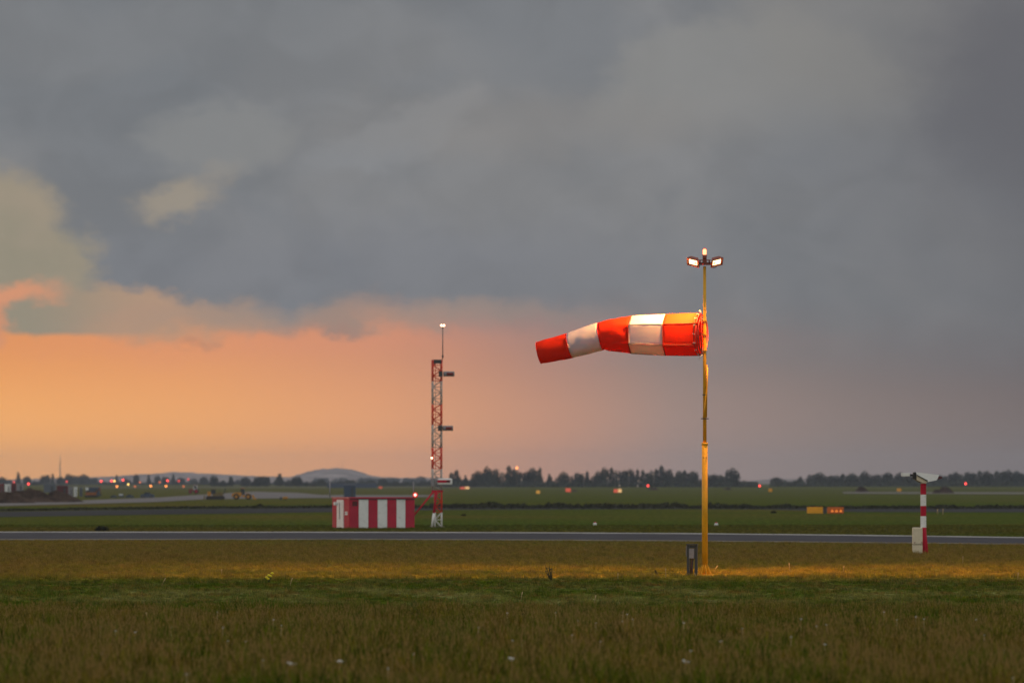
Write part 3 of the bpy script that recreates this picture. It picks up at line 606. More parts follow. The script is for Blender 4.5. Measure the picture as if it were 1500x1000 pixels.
for i in range(5):
    b = MB(); b.tube_rings([ring(i+0.0005+j/14*0.999) for j in range(15)], True, cap=False)
    seg = b.build('sock_band', 'redfab' if i % 2 == 0 else 'whitefab', sock)
    tag(seg, ['glowing red band at the mouth of the sock', 'cream lit white band', 'bright red band in the middle', 'white band in the shade', 'red band at the tail end'][i])
    m_ = seg.modifiers.new('cloth', 'SOLIDIFY'); m_.thickness = 0.003; m_.offset = -1
def hoop(t, rad_, name, m_):
    pts = ring(t); b = MB(); n = len(pts); c = sum(pts, Vector())/n; rings = []
    d = (cyl_pt(min(5, t+.05))[0]-cyl_pt(max(0, t-.05))[0]).normalized()
    for k in range(n):
        o = (pts[k]-c).normalized(); pp = pts[k]+o*0.003; rings.append([pp+(o*math.cos(q)+d*math.sin(q))*rad_ for q in [2*math.pi*j/6 for j in range(6)]])
    rings.append(rings[0]); b.tube_rings(rings, True, cap=False); return b.build(name, m_, sock)
for t in (1.0, 2.0): hoop(t, 0.007, 'hoop', 'seam')
for t in (3.0, 4.0, 5.0): hoop(t, 0.003, 'hem', 'redfab')
for k in range(6):     # frame rods at the six corners (over the first two bands)
    a = int(round(k*NR/6)) % NR
    pts = [ring(t)[a]+(ring(t)[a]-cyl_pt(t)[0]).normalized()*0.002 for t in (0.0, 0.5, 1.0, 1.5, 2.0)]
    MB().tube(pts, 0.0045, 6).build('frame_rod', 'seam', sock)
# mouth hoop, standing clear of the fabric, tied with clips
def mouth(dx_, r, rt, m_, name):
    c = Vector(((1026-1032.3)/S0+dx_, -(1026-1032.3)/S0*math.tan(rad(11)), mz(489.5))); tl = rad(17); ax = Vector((math.cos(tl), -math.sin(tl), 0)); sd_ = Vector((math.sin(tl), math.cos(tl), 0)); rings = []
    for k in range(41):
        a = 2*math.pi*k/40; o = sd_*math.sin(a)+Vector((0, 0, 1))*math.cos(a); rings.append([c+o*r+(o*math.cos(q)+ax*math.sin(q))*rt for q in [2*math.pi*j/6 for j in range(6)]])
    MB().tube_rings(rings, True, cap=False).build(name, m_, sock); return c, sd_
c1, sd1 = mouth(0.015, 0.435, 0.012, 'hoop', 'mouth_hoop')
c2, sd2 = mouth(0.055, 0.40, 0.014, 'hoop', 'swivel_hoop')
mouth(-0.03, 0.45, 0.006, 'black', 'lacing_cord')
for k in range(14):
    a = 2*math.pi*(k+0.5)/14; o = sd1*math.sin(a)+Vector((0, 0, 1))*math.cos(a)
    MB().box(c1+o*0.44+Vector((-0.045, 0, 0)), (0.05, 0.012, 0.016), Matrix.Rotation(0.5*math.sin(k*2.1), 3, 'Y')).build('clip', 'clip', sock)
for zz in (470, 490, 513): MB().tube([(-0.07, 0, mz(zz)), (-0.02, 0, mz(zz))], 0.010, 6).box((0.0, 0, mz(zz)), (0.10, 0.10, 0.022)).build('pivot_bracket', 'yellow', sock)
MB().tube([(-0.07, 0, mz(462)), (-0.07, 0, mz(517))], 0.013, 8).build('pivot_rod', 'hoop', sock)
for y0, x1, y1 in ((459, -0.12, 454.5), (519, -0.13, 526)): MB().tube([(-0.05, -0.05, mz(y0)), (x1, -0.05, mz(y1))], 0.008, 5).build('loose_strap', 'clip', sock)

# ------------------------------------------------------------------ grey cabinet on legs by the mast
cb = thing('power_cabinet', 'small grey cabinet on two steel legs beside the yellow mast', 'cabinet', (mx(1014.5), 122.0+0.3, 0), rad(-10))
hh = mz(798)
for s in (-1, 1): MB().box((s*0.085, 0, hh/2), (0.055, 0.09, hh)).build('leg', 'darksteel', cb)
MB().box((0, 0, hh+0.012), (0.245, 0.16, 0.022)).build('cap', 'darksteel', cb)
MB().box((0, 0.01, hh-0.035), (0.112, 0.08, 0.06)).build('top_rail', 'darksteel', cb)
MB().box((-0.004, -0.03, hh-0.18), (0.112, 0.08, 0.21), bevel=0.006).build('junction_box', 'greypanel', cb)
for s, m_ in ((-0.03, 'black'), (0.0, 'maroon'), (0.025, 'darksteel')): MB().tube([(s, -0.02, hh-0.28), (s*0.7-0.01, -0.03, 0.15), (s*1.1-0.02, -0.02, -0.02)], 0.011, 7).build('cable', m_, cb)
MB().box((-0.125, -0.02, hh-0.13), (0.018, 0.03, 0.22)).build('conduit', 'galv', cb)

# ------------------------------------------------------------------ visibility sensor on striped post
DS = K/(811-HOR); SS = F/DS
def sx(px): return (px-750)/SS
def sz(py): return H+(HOR-py)/SS
vs_ = thing('visibility_sensor', 'red and white banded post carrying a slanted grey sensor hood', 'sensor post', (sx(1352.3), DS, 0))
def s_(px, py, y=0): return (sx(px)-sx(1352.3), y, sz(py))
bands = [(708, 724, 'red'), (724, 740.5, 'white'), (740.5, 755.5, 'red'), (755.5, 772, 'white')]
for y0, y1, m_ in bands:
    tag(MB().tube([s_(1352.3, y1), s_(1352.3, y0)], 0.080, 20, cap=False).build('post_band', m_, vs_), ('red' if m_ == 'red' else 'white')+' painted band of the post')
MB().tube([s_(1352.3, 811), s_(1352.3, 790), s_(1352.3, 772)], [0.115, 0.095, 0.0805], 4 if False else 20).build('flared_foot', 'red', vs_)
b = MB()
for k in range(4):
    R = Matrix.Rotation(k*math.pi/2+0.3, 3, 'Z'); q = [b.bm.verts.new(R @ Vector(v)) for v in ((0.07, -0.008, sz(772)), (0.07, 0.008, sz(772)), (0.15, 0.008, 0), (0.15, -0.008, 0), (0.07, -.008, 0), (0.07, .008, 0))]
    for f in ((0, 1, 2, 3), (0, 3, 4), (1, 5, 2)): b._f([q[i] for i in f])
b.build('foot_gusset', 'red', vs_)
MB().tube([s_(1352.3, 709.5), s_(1352.3, 705.5)], 0.070, 14).build('neck', 'cream', vs_)
head = link('sensor_head', None, vs_)
def poly(pts): return [(s_(x, y)[0], s_(x, y)[2]) for x, y in pts]
MB().prism(poly([(1341, 691.2), (1375, 695.2), (1371.5, 702.8), (1358.5, 705.6), (1353, 702.5), (1342.5, 695.8)]), -0.19, 0.12).build('hood', 'hood', head)
MB().prism(poly([(1342, 696.4), (1357.5, 704.2), (1356.2, 707.6), (1350, 706.6), (1342, 702.5)]), -0.16, 0.10).build('housing_body', 'cream', head)
MB().prism(poly([(1341.2, 695.3), (1342.8, 695.2), (1358.2, 703.2), (1357.6, 705.2)]), -0.20, -0.192).build('rim_gasket', 'black', head)
MB().prism(poly([(1337.5, 691.6), (1341, 691.0), (1342.2, 702.6), (1336.4, 700.2)]), -0.13, 0.10).build('front_window', 'black', head)
MB().prism(poly([(1336.6, 700.4), (1342, 702.8), (1350, 706.8), (1346, 706.2)]), -0.14, 0.10).build('under_tray', 'olive', head)
MB().prism(poly([(1374, 697), (1380, 698), (1379, 700.6), (1372, 702.4)]), -0.08, 0.06).build('rear_plug', 'maroon', head)
lc = link('laser_head', None, vs_)
MB().box(s_(1326.2, 694.8, -0.02), (12.5/SS, 0.11, 5.0/SS), bevel=0.008).build('case', 'white', lc)
MB().tube([s_(1332, 695.2), s_(1339, 696)], 0.028, 8).build('mount_arm', 'black', lc)
for x in (1321.5, 1329): MB().box(s_(x, 697.4, -0.02), (4/SS, 0.09, 0.9/SS)).build('foot_rail', 'darksteel', lc)
MB().tube([s_(1328, 697), s_(1328, 702), s_(1331, 705.6), s_(1334.5, 704.5), s_(1335.5, 700), s_(1337, 698)], 0.006, 6).build('cable', 'black', lc)
kb = thing('equipment_cabinet', 'cream plastic cabinet standing against the striped sensor post', 'cabinet', (sx(1343), DS-0.12, 0), 0)
kw = 14.5/SS
MB().box((0, 0, sz(772)/2+sz(797)/2), (kw, kw*0.9, sz(772)-sz(797)), bevel=0.025).build('cabinet_body', 'cream', kb)
MB().prism([(-kw*.49, sz(797.3)), (kw*.49, sz(797.3)), (kw*.49, 0), (-kw*.33, 0), (-kw*.49, sz(806))], -kw*.44, kw*.44).build('plinth', 'cream', kb)
for x in (-0.30, 0.42): MB().box((kw*x, -kw*.47, sz(794)), (0.035, 0.02, 0.02)).build('latch', 'brick', kb)
MB().box((0, -kw*.452, sz(797.2)), (kw*.9, 0.006, 0.006)).build('seam_line', 'darksteel', kb)

# ------------------------------------------------------------------ striped equipment shelter
DH = K/(773.2-HOR); SH = F/DH; ph = rad(15)
sh = thing('equipment_shelter', 'low equipment shelter striped crimson and white with a white door', 'shelter', ((512-750)/SH, DH, 0), ph)
hw = (607-512)/SH/math.cos(ph); sdp = 29/SH/math.sin(ph)*0.97; ht = H+(HOR-728.6)/SH
edges = [512, 525.5, 539.5, 553, 567, 580.5, 593.5, 607]
b = MB(); b.box((hw/2, sdp/2, ht/2), (hw-0.06, sdp-0.06, ht-0.06)); b.build('wall', 'crimson', sh)
for i in range(7):
    a0, a1 = [(e-512)/SH/math.cos(ph) for e in edges[i:i+2]]
    b = MB(); nn = 3
    b.box(((a0+a1)/2, 0.012, ht/2-0.02), (a1-a0-0.008, 0.03, ht-0.06))
    for k in range(nn): b.box((a0+(a1-a0)*(k+0.5)/nn, -0.007, ht/2-0.02), ((a1-a0)/nn*0.55, 0.008, ht-0.10))
    tag(b.build('wall_panel', 'crimson' if i % 2 == 0 else 'white', sh), 'crimson wall panel' if i % 2 == 0 else 'white wall panel')
b = MB(); b.box((hw/2, sdp/2, ht-0.005), (hw+0.06, sdp+0.06, 0.05)); b.build('roof', 'crimson', sh)
b = MB(); b.box((hw/2, -0.032, ht-0.055), (hw, 0.02, 0.03)); b.build('gutter', 'darksteel', sh)
b = MB(); b.box((0.006, sdp/2, ht/2-0.02), (0.03, sdp-0.02, ht-0.06)); b.build('wall_panel', 'red', sh)
def side_y(px): return (512-px)/SH/math.sin(ph)
dr = MB().box((-0.02, (side_y(492.3)+side_y(503.3))/2, ht*0.47), (0.035, abs(side_y(492.3)-side_y(503.3)), ht*0.92)).build('door', 'white', sh)
MB().box((-0.05, side_y(497.3), ht*0.56), (0.02, 0.05, ht*0.55)).build('lock_bar', 'galv', dr)
MB().box((-0.08, side_y(491.8), ht*0.80), (0.12, 0.3, 0.14), bevel=0.02).build('wall_lamp', 'white', sh)
pl = MB().box((-0.02, side_y(507.5), ht*0.49), (0.012, 0.45, 0.15)).build('notice_plate', 'white', sh)
MB().box((-0.030, side_y(507.5), ht*0.50), (0.004, 0.28, 0.04)).build('notice_print', 'greypanel', pl)
fr = MB(); x0 = (516-512)/SH; fr.box((x0+0.12, -0.018, ht-0.25), (0.22, 0.016, 0.20)).build('vent_grille', 'maroon', sh)
for x_ in (0.035,):
    MB().tube([(hw-0.02, 0.05, ht), (hw-0.02, 0.05, ht+0.07)], 0.03, 8).build('lamp_bracket', 'darksteel', sh)
    ol = MB().ball((hw+0.03, 0.02, ht+0.12), 0.055, 12).build('obstruction_lamp', 'bright_red_lamp', sh); MB().ball((hw+0.03, 0.02, ht+0.12), 0.115, 14).build('lamp_halo', 'red_halo_glass', ol)  # outer shell added as the lamp's red halo
def rod(px, py0, py1, d, label):
    o = MB().tube([Wd(px, py1, d)*1, Wd(px, py0, d)], 0.03, 6).build('marker_rod', 'greypanel')
    return tag(o, label, 'rod')
rod(483.3, 705, 728, DH+1.9, 'thin pale rod rising at the left corner of the striped shelter')
rod(605.8, 705, 727, DH+2.5, 'thin pale rod rising at the right end of the striped shelter')

# ------------------------------------------------------------------ lattice tower
DT = K/(771.5-HOR); ST = F/DT
tw = thing('lattice_tower', 'slim red and white lattice tower with side antennas right of the shelter', 'tower', ((640-750)/ST, DT, 0), rad(9))
def tz(py): return H+(HOR-py)/ST
tb = [(527, 558, 'red'), (558, 592, 'white'), (592, 622, 'red'), (622, 655, 'white'), (655, 686, 'red'), (686, 718, 'white'), (718, 750, 'red'), (750, 771.5, 'white')]
hwid = 0.195
for y0, y1, m_ in tb:
    mm_ = 'towerred' if m_ == 'red' else ('white' if y0 == 750 else 'towerwhite')
    z0, z1 = tz(y1), tz(y0); hwid, cx_ = (0.195, 0.0) if y0 < 700 else (0.15, 0.06); lr = 0.024 if y0 < 700 else 0.017
    sec = link('tower_section', None, tw); tag(sec, ('red' if m_ == 'red' else 'white')+' painted lattice section')
    for sx_ in (-1, 1):
        for sy_ in (-1, 1): MB().tube([(cx_+sx_*hwid, sy_*hwid, z0), (cx_+sx_*hwid, sy_*hwid, z1)], lr, 6).build('leg', mm_, sec)
    nb = 1 if y0 == 750 else 2; b = MB()
    for k in range(nb*2):
        za = z0+(z1-z0)*k/(nb*2); zb = z0+(z1-z0)*(k+1)/(nb*2); s = 1 if k % 2 else -1
        for q in (-1, 1):
            b.tube([(-s*hwid, q*hwid, za), (s*hwid, q*hwid, zb)], 0.012, 5); b.tube([(q*hwid, -s*hwid, za), (q*hwid, s*hwid, zb)], 0.012, 5)
        for q in (-1, 1): b.tube([(-hwid, q*hwid, za), (hwid, q*hwid, za)], 0.012, 5); b.tube([(q*hwid, -hwid, za), (q*hwid, hwid, za)], 0.012, 5)
    if cx_: bmesh.ops.translate(b.bm, verts=b.bm.verts[:], vec=(cx_, 0, 0))
    for q in (-0.06,): b.tube([(q, 0.02, z0), (q, 0.02, z1)], 0.012, 5)
    tag(b.build('bracing', mm_, sec), kind='stuff')
MB().box((0.02, 0, tz(529.5)), (0.40, 0.42, 0.17)).build('head_box', 'darksteel', tw)
MB().tube([(0.12, -0.05, tz(530)), (0.22, -0.05, tz(528)), (0.25, -0.05, tz(523)), (0.25, -0.05, tz(520))], 0.04, 8).build('mast_bracket', 'darksteel', tw)
MB().tube([(0.25, -0.05, tz(524)), (0.25, -0.05, tz(478.5))], 0.022, 8).build('top_rod', 'galv', tw)
MB().tube([(0.18, -0.05, tz(479)), (0.32, -0.05, tz(479))], 0.03, 6).build('lamp_bar', 'galv', tw)
for s in (-0.052, 0.052): MB().ball((0.25+s, -0.05, tz(476.6)), 0.050, 10).build('top_lamp', 'warm_lamp', tw)
MB().ball((-0.26, -0.22, tz(670.5)), 0.042, 8).build('side_lamp', 'warm_lamp', tw)
MB().tube([(-0.26, -0.22, tz(672)), (-0.19, -0.19, tz(672))], 0.015, 6).build('lamp_arm', 'galv', tw)
for py, x0, x1 in ((547.7, 645, 664), (627, 644, 662)):
    an = link('antenna', None, tw); xa, xb = (x0-640)/ST, (x1-640)/ST; z = tz(py)
    MB().tube([(xa+0.10, -0.30, z), (xb, -0.30, z)], 0.115, 14).build('drum', 'greypanel', an)
    MB().tube([(xa+0.22, -0.335, z), (xb-0.06, -0.335, z)], 0.088, 10).build('drum_stripe', 'brick', an)
    MB().box((xa-0.02, -0.25, z), (0.16, 0.14, 0.24)).build('clamp', 'darksteel', an)
an = link('antenna', None, tw); z = tz(705)
MB().box((0.31, -0.32, z), (0.66, 0.12, 9.5/ST), bevel=0.05).build('radome', 'white', an)
MB().box((0.25, -0.385, z+0.01), (0.56, 0.02, 3.6/ST)).build('radome_stripe', 'red', an)
MB().box((0.45, -0.398, z+0.01), (0.16, 0.016, 3.0/ST)).build('stripe_patch', 'maroon', an)
MB().box((-0.22, -0.24, tz(706)), (0.14, 0.12, 0.36), bevel=0.02).build('cable_box', 'greypanel', tw)
MB().box((-0.01, -0.21, tz(718.8)), (0.50, 0.04, 0.07)).build('collar_bar', 'red', tw)
def p_(px, py, y=0): return ((px-640)/ST, y, tz(py))
def strut(p, q, r_, split=None):
    p, q = Vector(p), Vector(q)
    so_ = link('strut', None, tw)
    if split is None: MB().tube([p, q], r_, 8).build('strut_tube', 'red', so_)
    else:
        m2 = p.lerp(q, split); MB().tube([p, m2], r_, 8).build('strut_tube', 'red', so_); MB().tube([m2, q], r_*0.98, 8).build('strut_tube', 'white', so_)
strut(p_(634.5, 719, -0.22), p_(602, 756.5, -0.5), 0.038)
strut(p_(638.5, 718.5, -0.24), p_(629.6, 771.5, -0.6), 0.045, 0.62)
MB().box((0, 0, 0.0), (0.6, 0.6, 0.06)).build('footing', 'concrete', tw)

# ------------------------------------------------------------------ signs and markers
def sign(name, x0, x1, ytop, ybot, m_, label, extra=None, mat2=None):
    d = K/(ybot+0.8-HOR); s = F/d; w = (x1-x0)/s; z0 = H+(HOR-ybot)/s; z1 = H+(HOR-ytop)/s
    t = thing(name, label, 'sign', (((x0+x1)/2-750)/s, d, 0))
    MB().box((0, 0, (z0+z1)/2), (w, 0.18, z1-z0), bevel=0.012).build('sign_case', m_, t)
    MB().box((0, -0.095, (z0+z1)/2), (w*0.92, 0.012, (z1-z0)*0.82)).build('sign_face', mat2 or m_, t)
    for q in (-0.36, 0.36): MB().tube([(w*q, 0, 0), (w*q, 0, z0+0.01)], 0.02, 6).build('leg', 'darksteel', t)
    return t, w, z0, z1
sign('guidance_sign', 1182, 1205, 742, 751.6, 'signyel', 'plain yellow guidance sign, left of the pair on the grass')
t, w, z0, z1 = sign('guidance_sign', 1211.5, 1235.5, 742.3, 751.6, 'signorg', 'orange guidance sign with three small lamps, right of the pair')
for k in (-0.2, 0.06, 0.32): MB().prism([(w*k-.09, (z0+z1)/2-.10), (w*k+.09, (z0+z1)/2-.10), (w*k, (z0+z1)/2+.06)], -0.115, -0.103).build('sign_lamp', 'orangelamp', t)
pp = Gd(1208, 751.8); MB().box((0, 0, 0.17), (0.17, 0.15, 0.34), bevel=0.02).tube([(0, 0, 0.34), (0, 0, 0.38)], 0.05, 8)
bx = MB().box((0, 0, 0.17), (0.17, 0.15, 0.34), bevel=0.02).tube([(0, 0, 0.33), (0, 0, 0.38)], 0.05, 8).build('power_box', 'darksteel', None, pp); tag(bx, 'small dark box between the yellow and the orange sign', 'box')
def smallsign(x0, x1, y0, y1, m_, label):
    return sign('marker_board', x0, x1, y0, y1, m_, label)
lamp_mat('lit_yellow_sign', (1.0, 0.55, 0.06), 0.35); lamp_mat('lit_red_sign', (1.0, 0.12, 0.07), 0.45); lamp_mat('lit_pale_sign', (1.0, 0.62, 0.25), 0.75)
smallsign(785.3, 791, 718, 722.5, 'lit_yellow_sign', 'small square yellow board in the field beneath the sock tail')
smallsign(828.5, 836, 714.8, 720, 'lit_red_sign', 'small pinkish red board right of the square yellow one')
smallsign(1125.5, 1131, 715.3, 719.8, 'signyel', 'small yellow board right of the yellow mast, by the red light')
smallsign(1313.5, 1320, 715, 719.3, 'signyel', 'small yellow board left of the striped sensor post')
for xa, xb, xc, y0, y1, nm in ((899, 905, 910.5, 716, 721, 'near the foot of the middle tree belt'), (674, 681, 687.5, 712.8, 716, 'just right of the lattice tower'), (555, 560, 567, 712.5, 715, 'beyond the striped shelter')):
    sign('marker_board', xa, xb, y0, y1, 'lit_red_sign', 'small glowing red board ' + nm)
    if xa != 555: sign('marker_board', xb+0.3, xc, y0-0.3, y1-0.2, 'lit_pale_sign', 'small glowing yellow board ' + nm)
def cone_marker(px, py, label):
    p = Gd(px, py); t = thing('edge_marker', label, 'marker', p)
    MB().tube([(0, 0, 0), (0, 0, 0.12)], [0.09, 0.075], 10).build('marker_body', 'white', t)
    MB().tube([(0, 0, 0.12), (0, 0, 0.17)], [0.075, 0.03], 10).build('marker_cap', 'red', t)
cone_marker(1049, 769.6, 'low white marker with red cap just right of the yellow mast')
cone_marker(871.5, 769.2, 'low white marker with red cap under the wind sock')
# three little pale pegs beyond the striped post
for x in (1373, 1381): tag(MB().tube([Gd(x, 753), Gd(x, 753)+Vector((0, 0, 0.34))], 0.03, 6).build('peg', 'stalk'), 'short pale peg by the far taxiway, %s of two' % ('left' if x < 1375 else 'right'), 'peg')
def bush(px, py, wpx, hpx, label, seed):
    p = Gd(px, py); s = F/p.y; t = thing('bush', label, 'bush', p)
    me = crown_mesh('foliage', [(0, 0, .35, .5, .4, .55), (-.3, 0, .2, .3, .3, .35), (.3, 0, .2, .3, .3, .3)], 700, 0.07, seed); me.materials.clear(); me.materials.append(M['weed_cover'])
    f = link('foliage', me, t); f.scale = (wpx/s, wpx/s, hpx/s)
    link('stem', PROT['round'][1], t).scale = (wpx/s*.4, wpx/s*.4, hpx/s*.8)
bush(150, 777.2, 20, 8.5, 'low dark bush beside the taxiway at the left', 31)
bush(679, 755, 7, 3, 'tiny dark tuft in the field right of the lattice tower', 32)
bush(373, 744, 5, 3.5, 'tiny dark shrub near the far taxiway below the loader', 33)
bush(381, 743, 9, 7, 'small brown shrub near the far taxiway below the loader', 34)
bush(1133, 751, 8, 4, 'tiny dark bush on the verge left of the signs', 35)

# ------------------------------------------------------------------ far lights
def far_light(px, py, d, m_, label, r=2.0, pole='galv', cat='light'):
    p = Wd(px, py, d); t = thing('field_light', label, cat, (p.x, p.y, 0), 0, 'lights scattered across the airfield')
    rr = r/F*d*0.5
    MB().tube([(0, 0, 0), (0, 0, max(0.1, p.z-rr*0.5))], 0.05, 6).build('post', pole, t)
    MB().ball((0, 0, p.z), rr, 10).build('lamp', m_, t)
FL = [(20.5, 705.5, 'dim_red_lamp', 'faint red light above the earth heap, left of the bright one'), (42, 708.5, 'red_lamp', 'bright red light just above the earth heap'), (98, 705, 'dim_red_lamp', 'faint red light in front of the grey trees'),
      (148.3, 704.5, 'red_lamp', 'bright red light at the right end of the far machines'), (163.5, 704, 'red_lamp', 'red light touching a yellow one'), (168, 704.2, 'yellow_lamp', 'pale yellow light touching the red one'),
      (171.5, 712, 'orange_far_lamp', 'orange light low beneath the touching pair'), (180.3, 702.6, 'red_lamp', 'red light highest of the left cluster'), (188, 709, 'yellow_lamp', 'yellow light low right of the highest red one'),
      (198, 712, 'dim_orange_lamp', 'dim orange light low in the middle of the cluster'), (221, 711.3, 'orange_far_lamp', 'orange light left of the stacked pair'), (243.3, 711.6, 'orange_far_lamp', 'orange light, lower one of the stacked pair'),
      (245.5, 703.6, 'red_lamp', 'red light, upper one of the stacked pair'), (269, 712, 'dim_orange_lamp', 'dim orange light left of the white and red tractor'), (234, 706, 'dim_orange_lamp', 'faint orange light left of the stacked pair top'),
      (205, 706, 'dim_orange_lamp', 'faint orange light between the yellow light and the stacked pair'), (262, 704, 'dim_red_lamp', 'faint red light right of the stacked pair'), (276, 701.5, 'dim_red_lamp', 'faint red light above the white and red tractor'),
      (949, 711, 'red_lamp', 'red light left of the yellow mast at the tree belt foot'), (1112.6, 711.3, 'red_lamp', 'red light right of the yellow mast'), (1414.3, 708, 'red_lamp', 'red light in front of the dark trees right of the striped post')]
for px, py, m_, lab in FL: far_light(px, py, 1500, m_, lab, 2.6)
far_light(757.3, 685, 1650, 'orange_far_lamp', 'orange lamp on a tall thin mast before the tree belt', 3.0, 'olive', 'lamp mast')
rr_ = random.Random(4)
for px, py in ((734.5, 693.5), (764, 702), (855, 696), (901, 692), (921, 695), (906, 701), (935, 704), (934, 711.5), (890, 700), (957, 694), (907.5, 711)):
    p = Wd(px, py, 1700); t = thing('signal_mast', 'thin mast with a tiny pale lamp before the tree belt', 'mast', (p.x, p.y, 0), 0, 'pale tiny lamp masts before the tree belt')
    MB().tube([(0, 0, 0), (0, 0, p.z)], 0.06, 5).build('post', 'galv', t); MB().ball((0, 0, p.z), 0.16, 8).build('lamp', 'pale_lamp', t)

# thin far masts
for px, y0, y1, d, w, lab in ((88.3, 666, 700, 4200, 0.9, 'thin lattice radio mast beyond the trees at the left'), (502, 671, 688, 5350, 0.5, 'faint thin mast on top of the round distant hill')):
    t = thing('radio_mast', lab, 'mast', (Wd(px, 700, d).x, d, 0)); hgt = H+(HOR-y0)/F*d
    MB().tube([(0, 0, 0), (0, 0, hgt*0.6)], w*0.5, 6).build('lower_mast', 'galv', t)
    MB().tube([(0, 0, hgt*0.6), (0, 0, hgt)], [w*0.42, w*0.15], 6).build('upper_mast', 'galv', t)

# ------------------------------------------------------------------ earth heaps
def heap(px, py, wpx, hpx, label, seed, dep=0.5):
    p = Gd(px, py); s = F/p.y; w = wpx/s; h = hpx/s; n = 34; vs = []; fs = []
    for i in range(n+1):
        for j in range(n+1):
            u_ = i/n*2-1; v_ = j/n*2-1; rr = math.sqrt(u_*u_+v_*v_)
            z = max(0, 1-rr**1.7)*(0.85+0.7*mnoise.noise(Vector((u_*2.3+seed, v_*2.3, 0)))+0.4*mnoise.noise(Vector((u_*8+seed, v_*8, 0)))+0.25*mnoise.noise(Vector((u_*17+seed, v_*17, 0))))
            vs.append((u_*w/2, v_*w/2*dep, z*h-0.02))
    for i in range(n):
        for j in range(n): a = i*(n+1)+j; fs.append((a, a+n+1, a+n+2, a+1))
    o = pydata('earth_heap', vs, fs, 'earth'); o.location = p; return tag(o, label, 'earth heap')
heap(38, 735.5, 150, 16, 'largest brown earth heap at the far left by the runway', 3.1, 0.3)
heap(80, 735.0, 90, 13, 'lower brown heap spilling right from the largest one', 5.3, 0.3)
heap(0, 736.5, 110, 14, 'brown heap cut by the left edge of the picture', 8.3, 0.3)
heap(1381, 722.0, 34, 9.5, 'dark earth heap beside the striped sensor post', 2.2, 0.5)
heap(1262, 720, 24, 6.5, 'small dark earth heap left of the yellow board', 6.2, 0.5)
heap(957, 717.5, 18, 3.6, 'low dark heap right of the red light before the middle belt', 7.7, 0.5)
heap(1066, 717, 16, 2.6, 'faint low heap right of the yellow mast', 9.2, 0.5)
heap(838, 719.5, 18, 2.6, 'faint low heap behind the pinkish board', 1.4, 0.5)

# ------------------------------------------------------------------ machines and far containers
def boxthing(name, x0, x1, y0, y1, d, m_, label, cat, dep=1.2, door=True):
    s = F/d; w = (x1-x0)/s; z1 = H+(HOR-y0)/s; z0 = 0
    t = thing(name, label, cat, (((x0+x1)/2-750)/s, d, 0))
    b = MB(); b.box((0, 0, z1/2), (w, dep, z1)); n = max(3, int(w/0.3))
    for k in range(n): b.box((-w/2+w*(k+0.5)/n, -dep/2-0.02, z1/2), (w/n*0.5, 0.04, z1*0.94))
    b.build('body', m_, t); MB().box((0, 0, z1+0.03), (w*1.03, dep*1.03, 0.06)).build('roof', 'greypanel', t)
    if door: MB().box((w*0.22, -dep/2-0.06, z1*0.42), (w*0.2, 0.04, z1*0.75)).build('door', 'darksteel', t)
    return t
dd = 900
boxthing('container', -4, 6, 708, 718, dd, 'brick', 'dull red container behind the heap at the left edge', 'container', 2)
boxthing('container', 8, 16, 708.5, 718, dd, 'white', 'pale container right of the dull red one', 'container', 2)
boxthing('container', 17.5, 24, 707.5, 718, dd+2, 'brick', 'dark red container between two pale ones', 'container', 2)
boxthing('container', 25, 34, 708.2, 718, dd, 'greypanel', 'grey container left of the bright red light', 'container', 2)
boxthing('container', 65, 82, 709, 719, 1000, 'bluegrey', 'blue-grey container above the right slope of the heap', 'container', 2)
boxthing('container', 84, 100, 711, 724, 760, 'maroon', 'dark container at the foot of the heap', 'container', 1.4)
boxthing('site_hut', 101, 107, 713, 726, 740, 'greypanel', 'narrow pale grey hut, left of three', 'hut', 1.0)
boxthing('site_hut', 109, 113, 713, 726, 735, 'hood', 'narrow whitish hut, middle of three', 'hut', 1.0)
boxthing('site_hut', 117, 121, 714, 724, 745, 'bluegrey', 'narrow blue-grey hut, right of three', 'hut', 1.0)
boxthing('site_hut', 126, 129.5, 714, 722, 760, 'hood', 'thin pale panel beside the dark trailer', 'hut', 0.8, False)
boxthing('container', 130, 146, 713.5, 724, 770, 'bluebox', 'dark blue trailer left of the orange digger', 'trailer', 1.4)
boxthing('container', 504, 521, 710, 728, K/(728.5-HOR), 'bluebox', 'dark slate-blue cabin behind the roof of the striped shelter', 'cabin', 1.0, True)
boxthing('long_shed', 480, 552, 707.2, 714, 1650, 'bluebox', 'long low blue-grey shed beyond the striped shelter', 'shed', 6, False)
def wheel(t, x, y, r, w=0.22, hub='plantyel'):
    wl = MB().tube([(x, y-w/2, r), (x, y+w/2, r)], r, 14).build('wheel', 'tyre', t); MB().tube([(x, y-w/2-0.012, r), (x, y+w/2+0.012, r)], r*0.5, 10).build('rim', hub, wl)
